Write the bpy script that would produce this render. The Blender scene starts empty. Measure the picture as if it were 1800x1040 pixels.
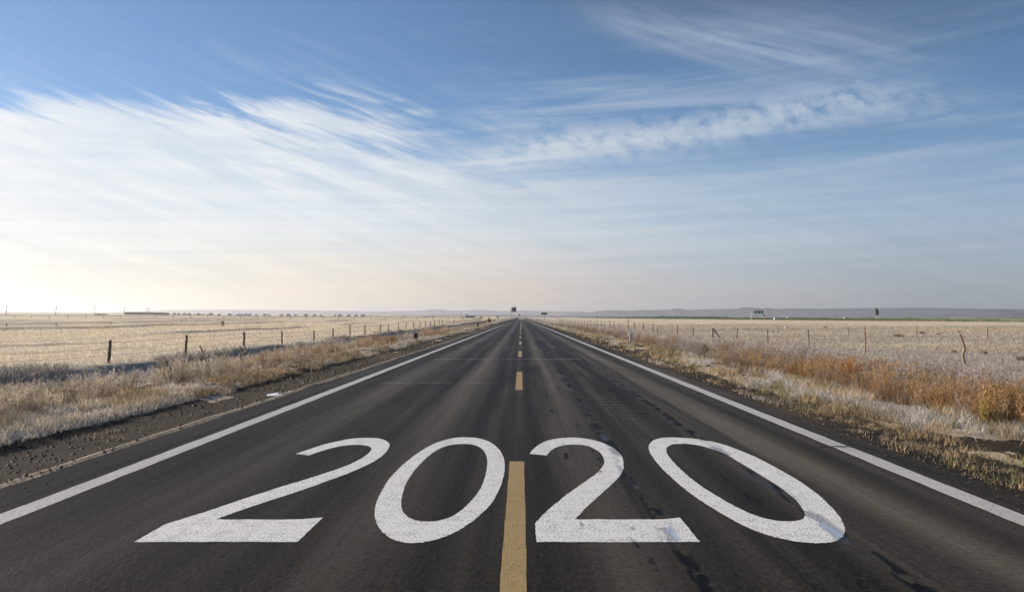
import bpy, math, random
import numpy as np
from mathutils import Vector, Matrix
from mathutils.geometry import tessellate_polygon
random.seed(7); RNG = np.random.default_rng(7)
R = math.radians
S = bpy.context.scene
C = bpy.context.collection

# ---------------------------------------------------------------- camera
CAMH = 1.493
PITCH = math.atan(38.5/1500); YAW = math.atan(16/1500)
cd = bpy.data.cameras.new('camera'); cam = bpy.data.objects.new('camera', cd); C.objects.link(cam)
cam.location = (0, 0, CAMH); cam.rotation_euler = (R(90)+PITCH, 0, YAW)
cd.sensor_width = 36; cd.lens = 30; cd.clip_end = 60000; cd.clip_start = 0.05
S.camera = cam
S.render.resolution_x = 1024; S.render.resolution_y = 591

# ---------------------------------------------------------------- light
SUN_AZ = R(-66); SUN_EL = R(21)          # azimuth from +Y towards +X (negative: to the left)
S.view_settings.view_transform = 'Standard'; S.view_settings.look = 'None'
S.view_settings.exposure = 0.9; S.view_settings.gamma = 1.0
S.render.engine = 'CYCLES'
S.cycles.use_denoising = True; S.cycles.denoiser = 'OPENIMAGEDENOISE'; S.cycles.denoising_input_passes = 'RGB_ALBEDO_NORMAL'; S.cycles.denoising_prefilter = 'ACCURATE'
S.cycles.max_bounces = 6; S.cycles.volume_bounces = 0; S.cycles.transparent_max_bounces = 6
S.cycles.diffuse_bounces = 3
sd = bpy.data.lights.new('sun', 'SUN'); sd.energy = 4.4; sd.angle = R(0.6); sd.color = (1.0, 0.86, 0.70)
sun = bpy.data.objects.new('sun', sd); C.objects.link(sun)
sdir = Vector((math.sin(SUN_AZ)*math.cos(SUN_EL), math.cos(SUN_AZ)*math.cos(SUN_EL), math.sin(SUN_EL)))
sun.rotation_euler = sdir.to_track_quat('Z', 'Y').to_euler()
sun.location = (-30, 20, 40)

# ---------------------------------------------------------------- node helper
class NT:
    def __init__(s, tree): s.t = tree; s.n = tree.nodes; s.l = tree.links
    def new(s, typ, **kw):
        nd = s.n.new(typ)
        for k, v in kw.items(): setattr(nd, k, v)
        return nd
    def put(s, sock, v):
        if hasattr(v, 'is_output') or isinstance(v, bpy.types.NodeSocket): s.l.new(v, sock)
        elif isinstance(v, (tuple, list)):
            v = tuple(v)
            if sock.type == 'RGBA' and len(v) == 3: v = v+(1,)
            sock.default_value = v
        else: sock.default_value = v
    def m(s, op, a, b=0.0, c=0.0, clamp=False):
        nd = s.new('ShaderNodeMath', operation=op, use_clamp=clamp)
        s.put(nd.inputs[0], a); s.put(nd.inputs[1], b)
        if len(nd.inputs) > 2: s.put(nd.inputs[2], c)
        return nd.outputs[0]
    def add(s, a, b): return s.m('ADD', a, b)
    def sub(s, a, b): return s.m('SUBTRACT', a, b)
    def mul(s, a, b): return s.m('MULTIPLY', a, b)
    def ss(s, v, lo, hi, a=0.0, b=1.0):                 # smoothstep map
        nd = s.new('ShaderNodeMapRange', interpolation_type='SMOOTHSTEP')
        for i, x in enumerate((v, lo, hi, a, b)): s.put(nd.inputs[i], x)
        return nd.outputs[0]
    def lin(s, v, lo, hi, a=0.0, b=1.0):
        nd = s.new('ShaderNodeMapRange')
        for i, x in enumerate((v, lo, hi, a, b)): s.put(nd.inputs[i], x)
        return nd.outputs[0]
    def mix(s, f, a, b, bt='MIX'):
        nd = s.new('ShaderNodeMix', data_type='RGBA', blend_type=bt)
        s.put(nd.inputs[0], f); s.put(nd.inputs[6], a); s.put(nd.inputs[7], b)
        return nd.outputs[2]
    def xyz(s, v):
        nd = s.new('ShaderNodeSeparateXYZ'); s.put(nd.inputs[0], v); return nd.outputs
    def comb(s, x, y, z=0.0):
        nd = s.new('ShaderNodeCombineXYZ')
        s.put(nd.inputs[0], x); s.put(nd.inputs[1], y); s.put(nd.inputs[2], z); return nd.outputs[0]
    def noise(s, vec, scale=1.0, detail=3.0, rough=0.5, dist=0.0, color=False):
        nd = s.new('ShaderNodeTexNoise')
        s.put(nd.inputs['Vector'], vec)
        for k, v in (('Scale', scale), ('Detail', detail), ('Roughness', rough), ('Distortion', dist)): s.put(nd.inputs[k], v)
        return nd.outputs[1 if color else 0]
    def curve(s, v, pts):                                # float piecewise curve of v (0..1 domain given as xs)
        nd = s.new('ShaderNodeFloatCurve'); s.put(nd.inputs[1], v)
        cv = nd.mapping.curves[0]
        while len(cv.points) < len(pts): cv.points.new(0.5, 0.5)
        for p, (x, y) in zip(cv.points, pts): p.location = (x, y); p.handle_type = 'AUTO'
        nd.mapping.update(); return nd.outputs[0]
    def ramp(s, v, stops):
        nd = s.new('ShaderNodeValToRGB'); s.put(nd.inputs[0], v)
        e = nd.color_ramp.elements
        while len(e) < len(stops): e.new(0.5)
        for el, (p, c) in zip(e, stops): el.position = p; el.color = tuple(c)+(1,) if len(c) == 3 else c
        return nd.outputs[0]

# ---------------------------------------------------------------- sky
W = bpy.data.worlds.new('World'); S.world = W; W.use_nodes = True
W.node_tree.nodes.clear(); k = NT(W.node_tree)
sky = k.new('ShaderNodeTexSky', sky_type='NISHITA'); sky.sun_disc = False
sky.sun_elevation = SUN_EL; sky.sun_rotation = SUN_AZ
sky.air_density = 1.0; sky.dust_density = 0.25; sky.ozone_density = 2.5; sky.altitude = 1200
dirv = k.new('ShaderNodeTexCoord').outputs['Generated']
dx, dy, dz = k.xyz(dirv)
az = k.m('ARCTAN2', dx, dy)
el = k.m('ARCSINE', dz)
# streaky cirrus coordinates: (az, el) sheared so that the fibres run down to the right
warp = k.noise(k.comb(k.mul(az, 3.0), k.mul(el, 6.0)), 1.0, 2.0)
el2 = k.add(el, k.mul(az, 0.30))
st1 = k.noise(k.comb(k.add(k.mul(az, 7.0), warp), k.mul(el2, 55.0), 1.7), 1.0, 10.0, 0.60, 0.35)
el3 = k.add(el, k.mul(az, -0.06))
st2 = k.noise(k.comb(k.mul(az, 3.0), k.mul(el3, 45.0), 4.2), 1.0, 8.0, 0.6, 0.4)
fin = k.noise(k.comb(k.mul(k.add(az, k.mul(el, .5)), 34.0), k.mul(el, 44.0), 9.0), 1.0, 10.0, 0.68, 0.25)
big = k.noise(k.comb(k.mul(az, 3.2), k.mul(el, 11.0), 2.0), 1.0, 4.0, 0.55, 0.3)
stM = k.add(k.mul(st1, k.ss(az, .12, -.28)), k.mul(st2, k.ss(az, -.28, .12)))
azn = k.lin(az, -0.7, 0.7)                              # 0..1 over the photographed side
# upper edge of the main cirrus sheet
edge = k.curve(azn, [(0, .52), (.10, .525), (.16, .56), (.22, .58), (.30, .575), (.36, .565), (.44, .50), (.52, .45), (.65, .42), (.8, .38), (1, .36)])
edge = k.mul(edge, 0.4)
edgew = k.lin(az, -0.35, 0.1, 0.014, 0.05)
d = k.sub(edge, el)
d = k.add(d, k.mul(k.sub(stM, 0.5), k.lin(az, -0.45, 0.0, 0.10, 0.22)))
shA = k.ss(d, k.mul(edgew, -1.0), k.mul(edgew, 1.4))
shA = k.mul(shA, k.lin(az, -0.15, 0.2, 0.95, 0.55))
shA = k.mul(shA, k.ss(stM, .30, .62, k.lin(az, -.5, 0.0, .90, .36), 1.0))
# lower veil: everything below about ten degrees is milky
veil = k.ss(k.add(el, k.mul(k.sub(st2, 0.5), 0.10)), 0.225, 0.07, 0.0, 0.92)
veil = k.mul(veil, k.lin(az, 0.2, 0.6, 1.0, 0.9))
lay = k.noise(k.comb(k.mul(az, 1.6), k.mul(k.add(el, k.mul(az, -.03)), 75.0), 14.0), 1.0, 8.0, 0.62, 0.3)
veil = k.mul(veil, k.ss(lay, .34, .62, k.lin(az, -.4, .1, .85, .66), 1.0))
# holes in the sheet
hole = k.mul(k.ss(k.add(big, k.mul(k.sub(stM, .5), .5)), 0.50, 0.68), k.ss(el, .06, .14))
hole = k.mul(hole, k.lin(az, -0.5, -0.05, 0.25, 0.6))
def blob(a0, e0, wa, we_, tilt=0.0):
    ee = k.sub(k.add(el, k.mul(k.sub(az, a0), tilt)), e0)
    q = k.add(k.m('POWER', k.m('DIVIDE', k.sub(az, a0), wa), 2.0), k.m('POWER', k.m('DIVIDE', ee, we_), 2.0))
    return k.m('EXPONENT', k.mul(q, -1.0))
gap = k.m('MAXIMUM', blob(-.09, .185, .13, .020, .16), k.mul(blob(.27, .165, .26, .020, -.02), .9))
gap = k.mul(gap, k.ss(stM, .66, .40, .25, 1.0))
hole = k.m('MAXIMUM', hole, k.mul(gap, .85))
shA = k.mul(shA, k.sub(1.0, hole))
# band of wispy puffs on the right
cen = k.curve(azn, [(0, .40), (.3, .40), (.46, .475), (.55, .50), (.62, .515), (.70, .555), (.78, .575), (.84, .54), (.9, .52), (1, .5)])
cen = k.mul(cen, 0.4)
e = k.sub(el, cen)
wdt = k.add(0.018, k.mul(k.sub(big, 0.5), 0.02))
bandB = k.m('EXPONENT', k.mul(k.m('POWER', k.m('DIVIDE', k.m('ABSOLUTE', e), wdt), 2.0), -0.8))
bandB = k.mul(bandB, k.mul(k.ss(az, -0.10, 0.06), k.ss(az, 0.56, 0.34)))
bandB = k.mul(bandB, k.ss(fin, 0.33, 0.60))
bandB = k.mul(bandB, 1.0)
# diffuse diagonal streak high on the right
cen2 = k.curve(azn, [(0, .9), (.45, .90), (.56, .85), (.64, .79), (.72, .72), (.80, .66), (.9, .62), (1, .6)])
cen2 = k.mul(cen2, 0.4)
e2 = k.sub(el, cen2)
bandC = k.m('EXPONENT', k.mul(k.m('POWER', k.m('DIVIDE', e2, k.lin(az, .08, .35, .014, .034)), 2.0), -0.8))
bandC = k.mul(bandC, k.mul(k.ss(az, 0.03, 0.2), k.ss(az, 0.56, 0.30)))
bandC = k.mul(bandC, k.lin(st1, 0.34, 0.72, 0.12, 0.62))
# faint high streaks everywhere
thin = k.mul(k.ss(stM, 0.42, 0.72), k.mul(k.ss(el, 0.36, 0.20), k.lin(az, -.4, .0, .12, .46)))
inv = k.m('MULTIPLY', k.sub(1.0, shA), k.sub(1.0, veil))
inv = k.m('MULTIPLY', inv, k.sub(1.0, k.mul(bandB, .80)))
inv = k.m('MULTIPLY', inv, k.sub(1.0, bandC))
inv = k.m('MULTIPLY', inv, k.sub(1.0, thin))
cloudf = k.sub(1.0, inv)
# cloud light: forward scattering near the sun
vd = k.new('ShaderNodeVectorMath', operation='DOT_PRODUCT'); k.put(vd.inputs[0], dirv); vd.inputs[1].default_value = sdir
cosd = vd.outputs['Value']
glow = k.ss(cosd, -0.15, 0.98)
hi = k.ramp(glow, [(0, (.22, .27, .34)), (.25, (.29, .335, .385)), (.49, (.37, .395, .42)), (.75, (.455, .47, .48)), (.94, (.475, .485, .487)), (1, (.62, .60, .56))])
lo = k.ramp(glow, [(0, (.20, .21, .222)), (.25, (.30, .28, .265)), (.49, (.44, .345, .275)), (.75, (.56, .475, .35)), (.94, (.57, .545, .46)), (1, (.75, .68, .55))])
cc = k.mix(k.ss(el, -0.005, 0.12), lo, hi)
cc = k.mix(k.ss(k.add(k.mul(st1, .5), k.mul(lay, .5)), .36, .60, .0, .9), k.mix(1.0, cc, (.86, .89, .93), 'MULTIPLY'), cc)
bg1 = k.new('ShaderNodeBackground'); k.put(bg1.inputs[0], k.mix(1.0, sky.outputs[0], (.86, 1.0, 1.12), 'MULTIPLY')); bg1.inputs[1].default_value = 0.053
bg2 = k.new('ShaderNodeBackground'); k.put(bg2.inputs[0], cc); bg2.inputs[1].default_value = 1.0
mx = k.new('ShaderNodeMixShader'); k.put(mx.inputs[0], cloudf)
greyv = k.mul(k.ss(k.add(el, k.mul(k.sub(big, .5), .12)), .24, .40), k.ss(az, -.20, .30))          # sky turned to a darker grey-blue high on the right
bg3 = k.new('ShaderNodeBackground'); bg3.inputs[0].default_value = (.050, .078, .130, 1)
mg = k.new('ShaderNodeMixShader'); k.put(mg.inputs[0], k.mul(greyv, .85)); k.l.new(bg1.outputs[0], mg.inputs[1]); k.l.new(bg3.outputs[0], mg.inputs[2])
k.l.new(mg.outputs[0], mx.inputs[1]); k.l.new(bg2.outputs[0], mx.inputs[2])
k.l.new(mx.outputs[0], k.new('ShaderNodeOutputWorld').inputs[0])

# ---------------------------------------------------------------- utilities
ROT = Matrix.Rotation(YAW, 3, 'Z') @ Matrix.Rotation(PITCH, 3, 'X')
def gp(px, py, z=0.0):
    """where the sight line of a point in the photograph meets the level z"""
    v = ROT @ Vector(((px-900)/1500, 1.0, (520-py)/1500))
    t = (z-CAMH)/v.z
    return v.x*t, v.y*t
def az_at(px): return math.tan(math.atan((px-900)/1500)-YAW)
def X_at(px, Y): return az_at(px)*Y
def Z_at(py, Y): return CAMH+(558.5-py)/1500*Y

def hashn(i, j, s):
    h = (i.astype(np.int64)*374761393 + j.astype(np.int64)*668265263 + s*1274126177) & 0xffffffff
    h = ((h ^ (h >> 13))*1274126177) & 0xffffffff
    return ((h ^ (h >> 16)) & 0xffff)/65535.0
def vnoise(x, y, s=0):
    i = np.floor(x); j = np.floor(y); fx = x-i; fy = y-j
    fx = fx*fx*(3-2*fx); fy = fy*fy*(3-2*fy)
    a = hashn(i, j, s); b = hashn(i+1, j, s); c = hashn(i, j+1, s); d = hashn(i+1, j+1, s)
    return (a+(b-a)*fx)*(1-fy)+(c+(d-c)*fx)*fy
def fbm(x, y, s=0, o=4):
    r = 0; a = .5; t = 0
    for q in range(o):
        r = r+a*vnoise(x*2**q+q*17.3, y*2**q+q*9.1, s+q); t += a; a *= .5
    return r/t
def sstep(v, lo, hi):
    t = np.clip((v-lo)/(hi-lo), 0, 1); return t*t*(3-2*t)

def tag(o, label=None, cat=None, group=None, kind=None):
    for k_, v in (('label', label), ('category', cat), ('group', group), ('kind', kind)):
        if v: o[k_] = v
    return o
def empty(name, loc, rz=0, **kw):
    o = bpy.data.objects.new(name, None); C.objects.link(o); o.location = loc; o.rotation_euler = (0, 0, rz)
    o.empty_display_size = 0.2
    return tag(o, **kw)
def mesh_np(name, co, faces, mat, parent=None, cols=None, smooth=False, nper=None):
    """co (n,3), faces (m,k) array -> one mesh object"""
    me = bpy.data.meshes.new(name)
    co = np.asarray(co, np.float32); faces = np.asarray(faces, np.int32)
    m, kk = faces.shape
    me.vertices.add(len(co)); me.vertices.foreach_set('co', co.ravel())
    me.loops.add(m*kk); me.loops.foreach_set('vertex_index', faces.ravel())
    me.polygons.add(m); me.polygons.foreach_set('loop_start', np.arange(0, m*kk, kk, dtype=np.int32))
    me.polygons.foreach_set('loop_total', np.full(m, kk, np.int32))
    me.polygons.foreach_set('use_smooth', np.full(m, bool(smooth)))
    me.update(calc_edges=True)
    if cols is not None:
        for an, arr in cols.items():
            at = me.attributes.new(an, 'FLOAT_COLOR', 'POINT')
            c4 = np.ones((len(co), 4), np.float32); c4[:, :arr.shape[1]] = arr
            at.data.foreach_set('color', c4.ravel())
    me.materials.append(mat)
    o = bpy.data.objects.new(name, me); C.objects.link(o)
    if parent: o.parent = parent
    return o
class MB:
    """collects boxes, tubes and polygons for ONE mesh"""
    def __init__(s): s.v = []; s.f = []
    def box(s, x0, x1, y0, y1, z0, z1):
        b = len(s.v)
        s.v += [(x, y, z) for z in (z0, z1) for x, y in ((x0, y0), (x1, y0), (x1, y1), (x0, y1))]
        s.f += [tuple(b+i for i in q) for q in ((0, 3, 2, 1), (4, 5, 6, 7), (0, 1, 5, 4), (1, 2, 6, 5), (2, 3, 7, 6), (3, 0, 4, 7))]
        return s
    def tube(s, pts, rad, n=8, cap=True):
        pts = [Vector(p) for p in pts]
        if not isinstance(rad, (list, tuple)): rad = [rad]*len(pts)
        b = len(s.v)
        for i, p in enumerate(pts):
            d = (pts[min(i+1, len(pts)-1)]-pts[max(i-1, 0)]).normalized()
            up = Vector((0, 0, 1)) if abs(d.z) < .9 else Vector((1, 0, 0))
            a = d.cross(up).normalized(); c = d.cross(a)
            for j in range(n):
                t = 2*math.pi*j/n
                q = p+(a*math.cos(t)+c*math.sin(t))*rad[i]
                s.v.append(tuple(q))
        for i in range(len(pts)-1):
            for j in range(n):
                s.f.append((b+i*n+j, b+i*n+(j+1) % n, b+(i+1)*n+(j+1) % n, b+(i+1)*n+j))
        if cap:
            s.f.append(tuple(b+j for j in range(n))[::-1]); s.f.append(tuple(b+(len(pts)-1)*n+j for j in range(n)))
        return s
    def poly(s, vs, fs):
        b = len(s.v); s.v += [tuple(p) for p in vs]; s.f += [tuple(b+i for i in f) for f in fs]; return s
    def build(s, name, mat, parent=None, smooth=False, loc=None):
        me = bpy.data.meshes.new(name); me.from_pydata(s.v, [], s.f)
        if smooth: me.polygons.foreach_set('use_smooth', [True]*len(me.polygons))
        me.materials.append(mat); me.update()
        o = bpy.data.objects.new(name, me); C.objects.link(o)
        if parent: o.parent = parent
        if loc: o.location = loc
        return o
def material(name):
    m = bpy.data.materials.new(name); m.use_nodes = True
    m.node_tree.nodes.clear(); k = NT(m.node_tree)
    p = k.new('ShaderNodeBsdfPrincipled'); out = k.new('ShaderNodeOutputMaterial'); k.l.new(p.outputs[0], out.inputs[0])
    return m, k, p, out
def simple(name, col, rough=.7, metal=0, var=.25, scale=8.0):
    m, k, p, _ = material(name)
    pos = k.new('ShaderNodeTexCoord').outputs['Object']
    n = k.noise(pos, scale, 5, .6)
    k.put(p.inputs['Base Color'], k.mix(k.mul(k.ss(n, .3, .7), var), col, tuple(c*.35 for c in col)))
    p.inputs['Roughness'].default_value = rough; p.inputs['Metallic'].default_value = metal
    return m

# ---------------------------------------------------------------- terrain height
KX = [-.9, -.6, -.45, -.3, -.15, -.05, 0, .05, .1, .3]; KV = [1.05, 1, .86, .56, .45, .35, .2, .1, .05, .04]
GZ = [0, 60, 120, 200, 330, 600, 1000, 2000, 2600, 3000, 20000]; GV = [0, 0, .12, .5, 1.5, 3.6, 6.4, 15.4, 19, 19, 12]
XL, XR = -4.55, 4.15                    # edges of the asphalt
def height(x, y):
    x = np.asarray(x, float); y = np.asarray(y, float)
    a = x/np.maximum(y, 20)
    z = np.interp(y, GZ, GV)*np.interp(a, KX, KV)
    fade = 1-sstep(y, 250, 700)
    # left verge
    w = .18*(fbm(x*0+3, y*.45, 5)-.5)*2 + .5*(fbm(x*0+9, y*.12, 6)-.5)
    l = -x
    v = np.zeros_like(x)
    v += np.where(l > 4.55, -.03-.04*sstep(l, 4.6, 5.6), 0)
    v += .13*sstep(l+w*.9, 6.0, 6.6)*(l > 4.5)
    v += .04*sstep(l, 4.58, 4.64)*(1-sstep(l, 4.68, 4.78))*(.5+fbm(x*0, y*.8, 16))
    v += -.30*sstep(l, 7.0, 9.5)-.22*sstep(l+w, 11.0, 12.2)
    v += (.28+.24*fbm(x*0+2, y*.09, 17))*sstep(l+w*2.2+.5*(fbm(x*.8, y*.5, 18)-.5), 12.8, 13.9)
    # low banks in the left field whose road side lies in shade
    for X0, hgt, s_, y0 in ((20.5, .10, 21, 0), (26, .12, 22, 0), (32.5, .26, 23, 20), (41, .14, 24, 30), (60, .38, 25, 60), (88, .5, 26, 90), (125, .6, 27, 150)):
        wv = 3.2*(fbm(x*0+s_, y*.02, s_)-.5)*2
        on = sstep(fbm(x*0+s_, y*.028, s_+40), .38, .55)*sstep(y, y0, y0+10)
        b = sstep(l+wv, X0-.7-X0*.006, X0+.1)*(1-sstep(l+wv, X0+.2, X0+6+X0*.1))
        v += hgt*b*on
    # right verge
    r = x; w2 = .2*(fbm(x*0+31, y*.4, 8)-.5)*2+.4*(fbm(x*0+35, y*.1, 9)-.5)
    v += np.where(r > 4.15, -.05-.05*sstep(r, 4.2, 5.2), 0)
    v += (.05*sstep(r+w2, 5.2, 5.8)-.22*sstep(r, 6.2, 8.5)+.25*sstep(r+w2, 11, 13))*(r > 4)
    for X0, hgt, s_ in ((24, .10, 51), (46, .16, 52), (75, .2, 53)):
        wv = 3*(fbm(x*0+s_, y*.03, s_)-.5)*2
        v += hgt*sstep(r+wv, X0-2, X0)*(1-sstep(r+wv, X0+.1, X0+1.4))*sstep(fbm(x*0+s_, y*.03, s_+9), .4, .55)
    # lumps
    off = sstep(l, 4.7, 5.2)+sstep(r, 4.3, 4.8)
    nearf = 1-sstep(y, 40, 160)
    v += off*nearf*(.05*(fbm(x*1.6, y*1.6, 60)-.5)+.03*(fbm(x*6, y*6, 61)-.5))
    v += off*sstep(np.abs(x), 6, 8)*.12*(fbm(x*.35, y*.35, 62, 3)-.5)
    v += off*sstep(np.abs(x), 14, 30)*.25*(fbm(x*.05, y*.05, 63, 3)-.5)*fade
    return z+v*np.where(np.abs(x) < 200, 1, 0)*np.maximum(fade, .25) + np.where(np.abs(x) < 200, 0, 0)

def axis(segs):
    out = [segs[0][0]]
    for a, b, s0, s1 in segs:
        x = a; n = max(1, int(round((b-a)/((s0+s1)/2))))
        t = np.linspace(0, 1, n+1)[1:]
        # spacing goes from s0 to s1
        u = (s0*t+(s1-s0)*t*t/2)/((s0+s1)/2)
        out += list(a+(b-a)*u)
    return np.array(out)
gxp = axis([(4.13, 8.5, .05, .09), (8.5, 14, .09, .12), (14, 50, .2, .5), (50, 140, .5, 2.5), (140, 600, 3, 40), (600, 12000, 60, 1500)])
gxn = axis([(4.53, 8.5, .05, .09), (8.5, 14.5, .09, .12), (14.5, 50, .16, .35), (50, 140, .4, 2), (140, 600, 3, 40), (600, 12000, 60, 1500)])
gx = np.concatenate([-gxn[::-1], np.linspace(-4.4, 4.0, 5), gxp])
gy = axis([(-30, 2, 2, .4), (2, 12, .09, .09), (12, 40, .09, .35), (40, 130, .35, 1.6), (130, 600, 2, 12), (600, 3000, 15, 120), (3000, 16000, 300, 1500)])
GX, GY = np.meshgrid(gx, gy)
GZv = height(GX, GY)
under = (GX > XL+.02) & (GX < XR-.02)
GZv = np.where(under & (GY < 1000), -.12, GZv)
def grid_faces(nx, ny):
    i = np.arange((nx-1)*(ny-1)); r = i//(nx-1); c = i % (nx-1); a = r*nx+c
    return np.stack([a, a+1, a+nx+1, a+nx], 1)

# ground colours: soil, stubble, frost decided by where the plants grow
def ground_material():
    m, k, p, out = material('ground')
    pos = k.new('ShaderNodeTexCoord').outputs['Object']
    x, y, z = k.xyz(pos)
    zone = k.new('ShaderNodeAttribute', attribute_name='zone').outputs['Color']
    dirt, frost, gold = k.xyz(zone)
    fine = k.noise(pos, 28, 6, .7); mid = k.noise(pos, 2.2, 5, .6)
    lay = k.noise(k.comb(k.mul(x, .5), k.mul(y, .06)), 1, 6, .65)
    clod = k.noise(pos, 9, 4, .6)
    soil = k.mix(k.ss(fine, .35, .68), (.006, .005, .004), (.026, .020, .014))
    soil = k.mix(k.ss(clod, .56, .72), soil, (.075, .056, .038))
    grass = k.mix(k.ss(mid, .3, .7), (.20, .155, .095), (.33, .265, .17))
    grass = k.mix(k.mul(k.ss(fine, .4, .7), .45), grass, (.42, .36, .27))
    gold_c = k.mix(k.ss(lay, .3, .7), (.56, .455, .31), (.76, .655, .48))
    grass = k.mix(gold, grass, gold_c)
    frc = k.mix(k.ss(fine, .3, .65), (.17, .145, .12), (.52, .48, .43))
    f = k.mul(frost, k.ss(k.add(k.mul(clod, .6), k.mul(fine, .4)), .36, .56))
    g = k.mix(f, grass, frc)
    dn = k.ss(k.add(dirt, k.mul(k.sub(clod, .5), .8)), .42, .6)
    col = k.mix(dn, g, soil)
    far = k.ss(y, 60, 260)
    streak = k.noise(k.comb(k.mul(x, .02), k.mul(y, .05)), 1, 7, .68)
    col = k.mix(k.mul(k.ss(streak, .42, .66), .35), col, (.21, .16, .105))
    k.put(p.inputs['Base Color'], col); p.inputs['Roughness'].default_value = .9
    p.inputs['Specular IOR Level'].default_value = .15
    b = k.new('ShaderNodeBump'); b.inputs['Strength'].default_value = .9; b.inputs['Distance'].default_value = .03
    k.put(b.inputs['Height'], k.add(fine, k.mul(clod, 1.5))); k.l.new(b.outputs[0], p.inputs['Normal'])
    return m
l = -GX; r = GX
wl = .25*(fbm(GX*.0+3, GY*.45, 5)-.5)*2
dirt = ((l > 4.4) & (l < 12))*(1-sstep(l+wl, 6.0, 6.5)) + ((r > 4) & (r < 12))*(1-sstep(r+.8*(fbm(GX*.7, GY*.35, 12)-.5), 5.0, 5.7))
ditch = .55*sstep(l, 10.6, 11.4)*(1-sstep(l, 13.4, 14.2))
dirt = np.clip(dirt+ditch*sstep(fbm(GX*.6, GY*.25, 77), .35, .6), 0, 1)
sand = ((l > 5.6) & (l < 6.2))*.75*sstep(fbm(GX*.9, GY*.3, 13), .55, .64)           # frozen pale flats by the bank
lipline = ((l > 4.57) & (l < 4.76))*np.clip(.7+.5*fbm(GX*0, GY*.5, 15), 0, 1)
dirt = np.maximum(dirt, .8*sstep(fbm(GX*1.3, GY*.6, 19), .50, .60)*(np.abs(GX) > 5)*(1-sstep(np.abs(GX), 10, 13)))
dirt = dirt*(1-sand*.95)*(1-lipline)
frost = np.clip(.25+sand*.35+lipline*.4+.75*sstep(np.abs(GX), 5.4, 6.2)*(1-sstep(np.abs(GX), 12, 22))+.35*sstep(GX, 12, 22)*(1-sstep(GY, 60, 130)), 0, 1)
gold = np.clip(sstep(l, 13.5, 16)*(.75+.25*fbm(GX*.05, GY*.05, 88)) + .8*sstep(r, 14, 20)*sstep(GY, 120, 200)+.5*sstep(r, 14, 20)*sstep(fbm(GX*.05, GY*.12, 91), .5, .6), 0, 1)
zone = np.stack([dirt, frost, gold], -1).reshape(-1, 3)
ground = mesh_np('ground', np.stack([GX, GY, GZv], -1).reshape(-1, 3), grid_faces(len(gx), len(gy)), ground_material(), cols={'zone': zone}, smooth=True)
tag(ground, kind='structure')

# ---------------------------------------------------------------- road
def wet_nodes(k, pos):
    """damp and frozen drip trails that run along the right lane"""
    x, y, z = k.xyz(pos)
    wob = k.mul(k.sub(k.noise(k.comb(0.0, k.mul(y, .45), 3.0), 1, 3, .6), .5), .22)
    blob = k.noise(k.comb(k.mul(x, 5.0), k.mul(y, 1.5), 5.0), 1, 4, .55)
    def trail(x0, w, lo, hi, yseed):
        dd = k.m('ABSOLUTE', k.sub(k.sub(x, k.mul(wob, .9)), x0))
        tn = k.noise(k.comb(k.mul(x, 7.0), k.mul(y, 2.0), yseed), 1, 3, .5)
        base = k.ss(dd, w, w*.35)
        return k.mul(base, k.ss(tn, lo, hi))
    t1 = trail(1.04, .085, .45, .53, 1.0)
    t2 = trail(2.22, .085, .44, .52, 7.0)
    t3 = trail(.47, .035, .55, .60, 13.0)
    t4 = trail(.80, .04, .57, .62, 19.0)
    t5 = trail(1.90, .07, .58, .61, 23.0)
    w = k.m('MAXIMUM', k.m('MAXIMUM', t1, t2), k.m('MAXIMUM', t3, k.m('MAXIMUM', t4, t5)))
    ice = k.mul(k.m('MAXIMUM', t1, t2), k.ss(k.noise(k.comb(k.mul(x, 3.0), k.mul(y, .7), 31.0), 1, 3, .5), .52, .62))
    return w, ice
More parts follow.
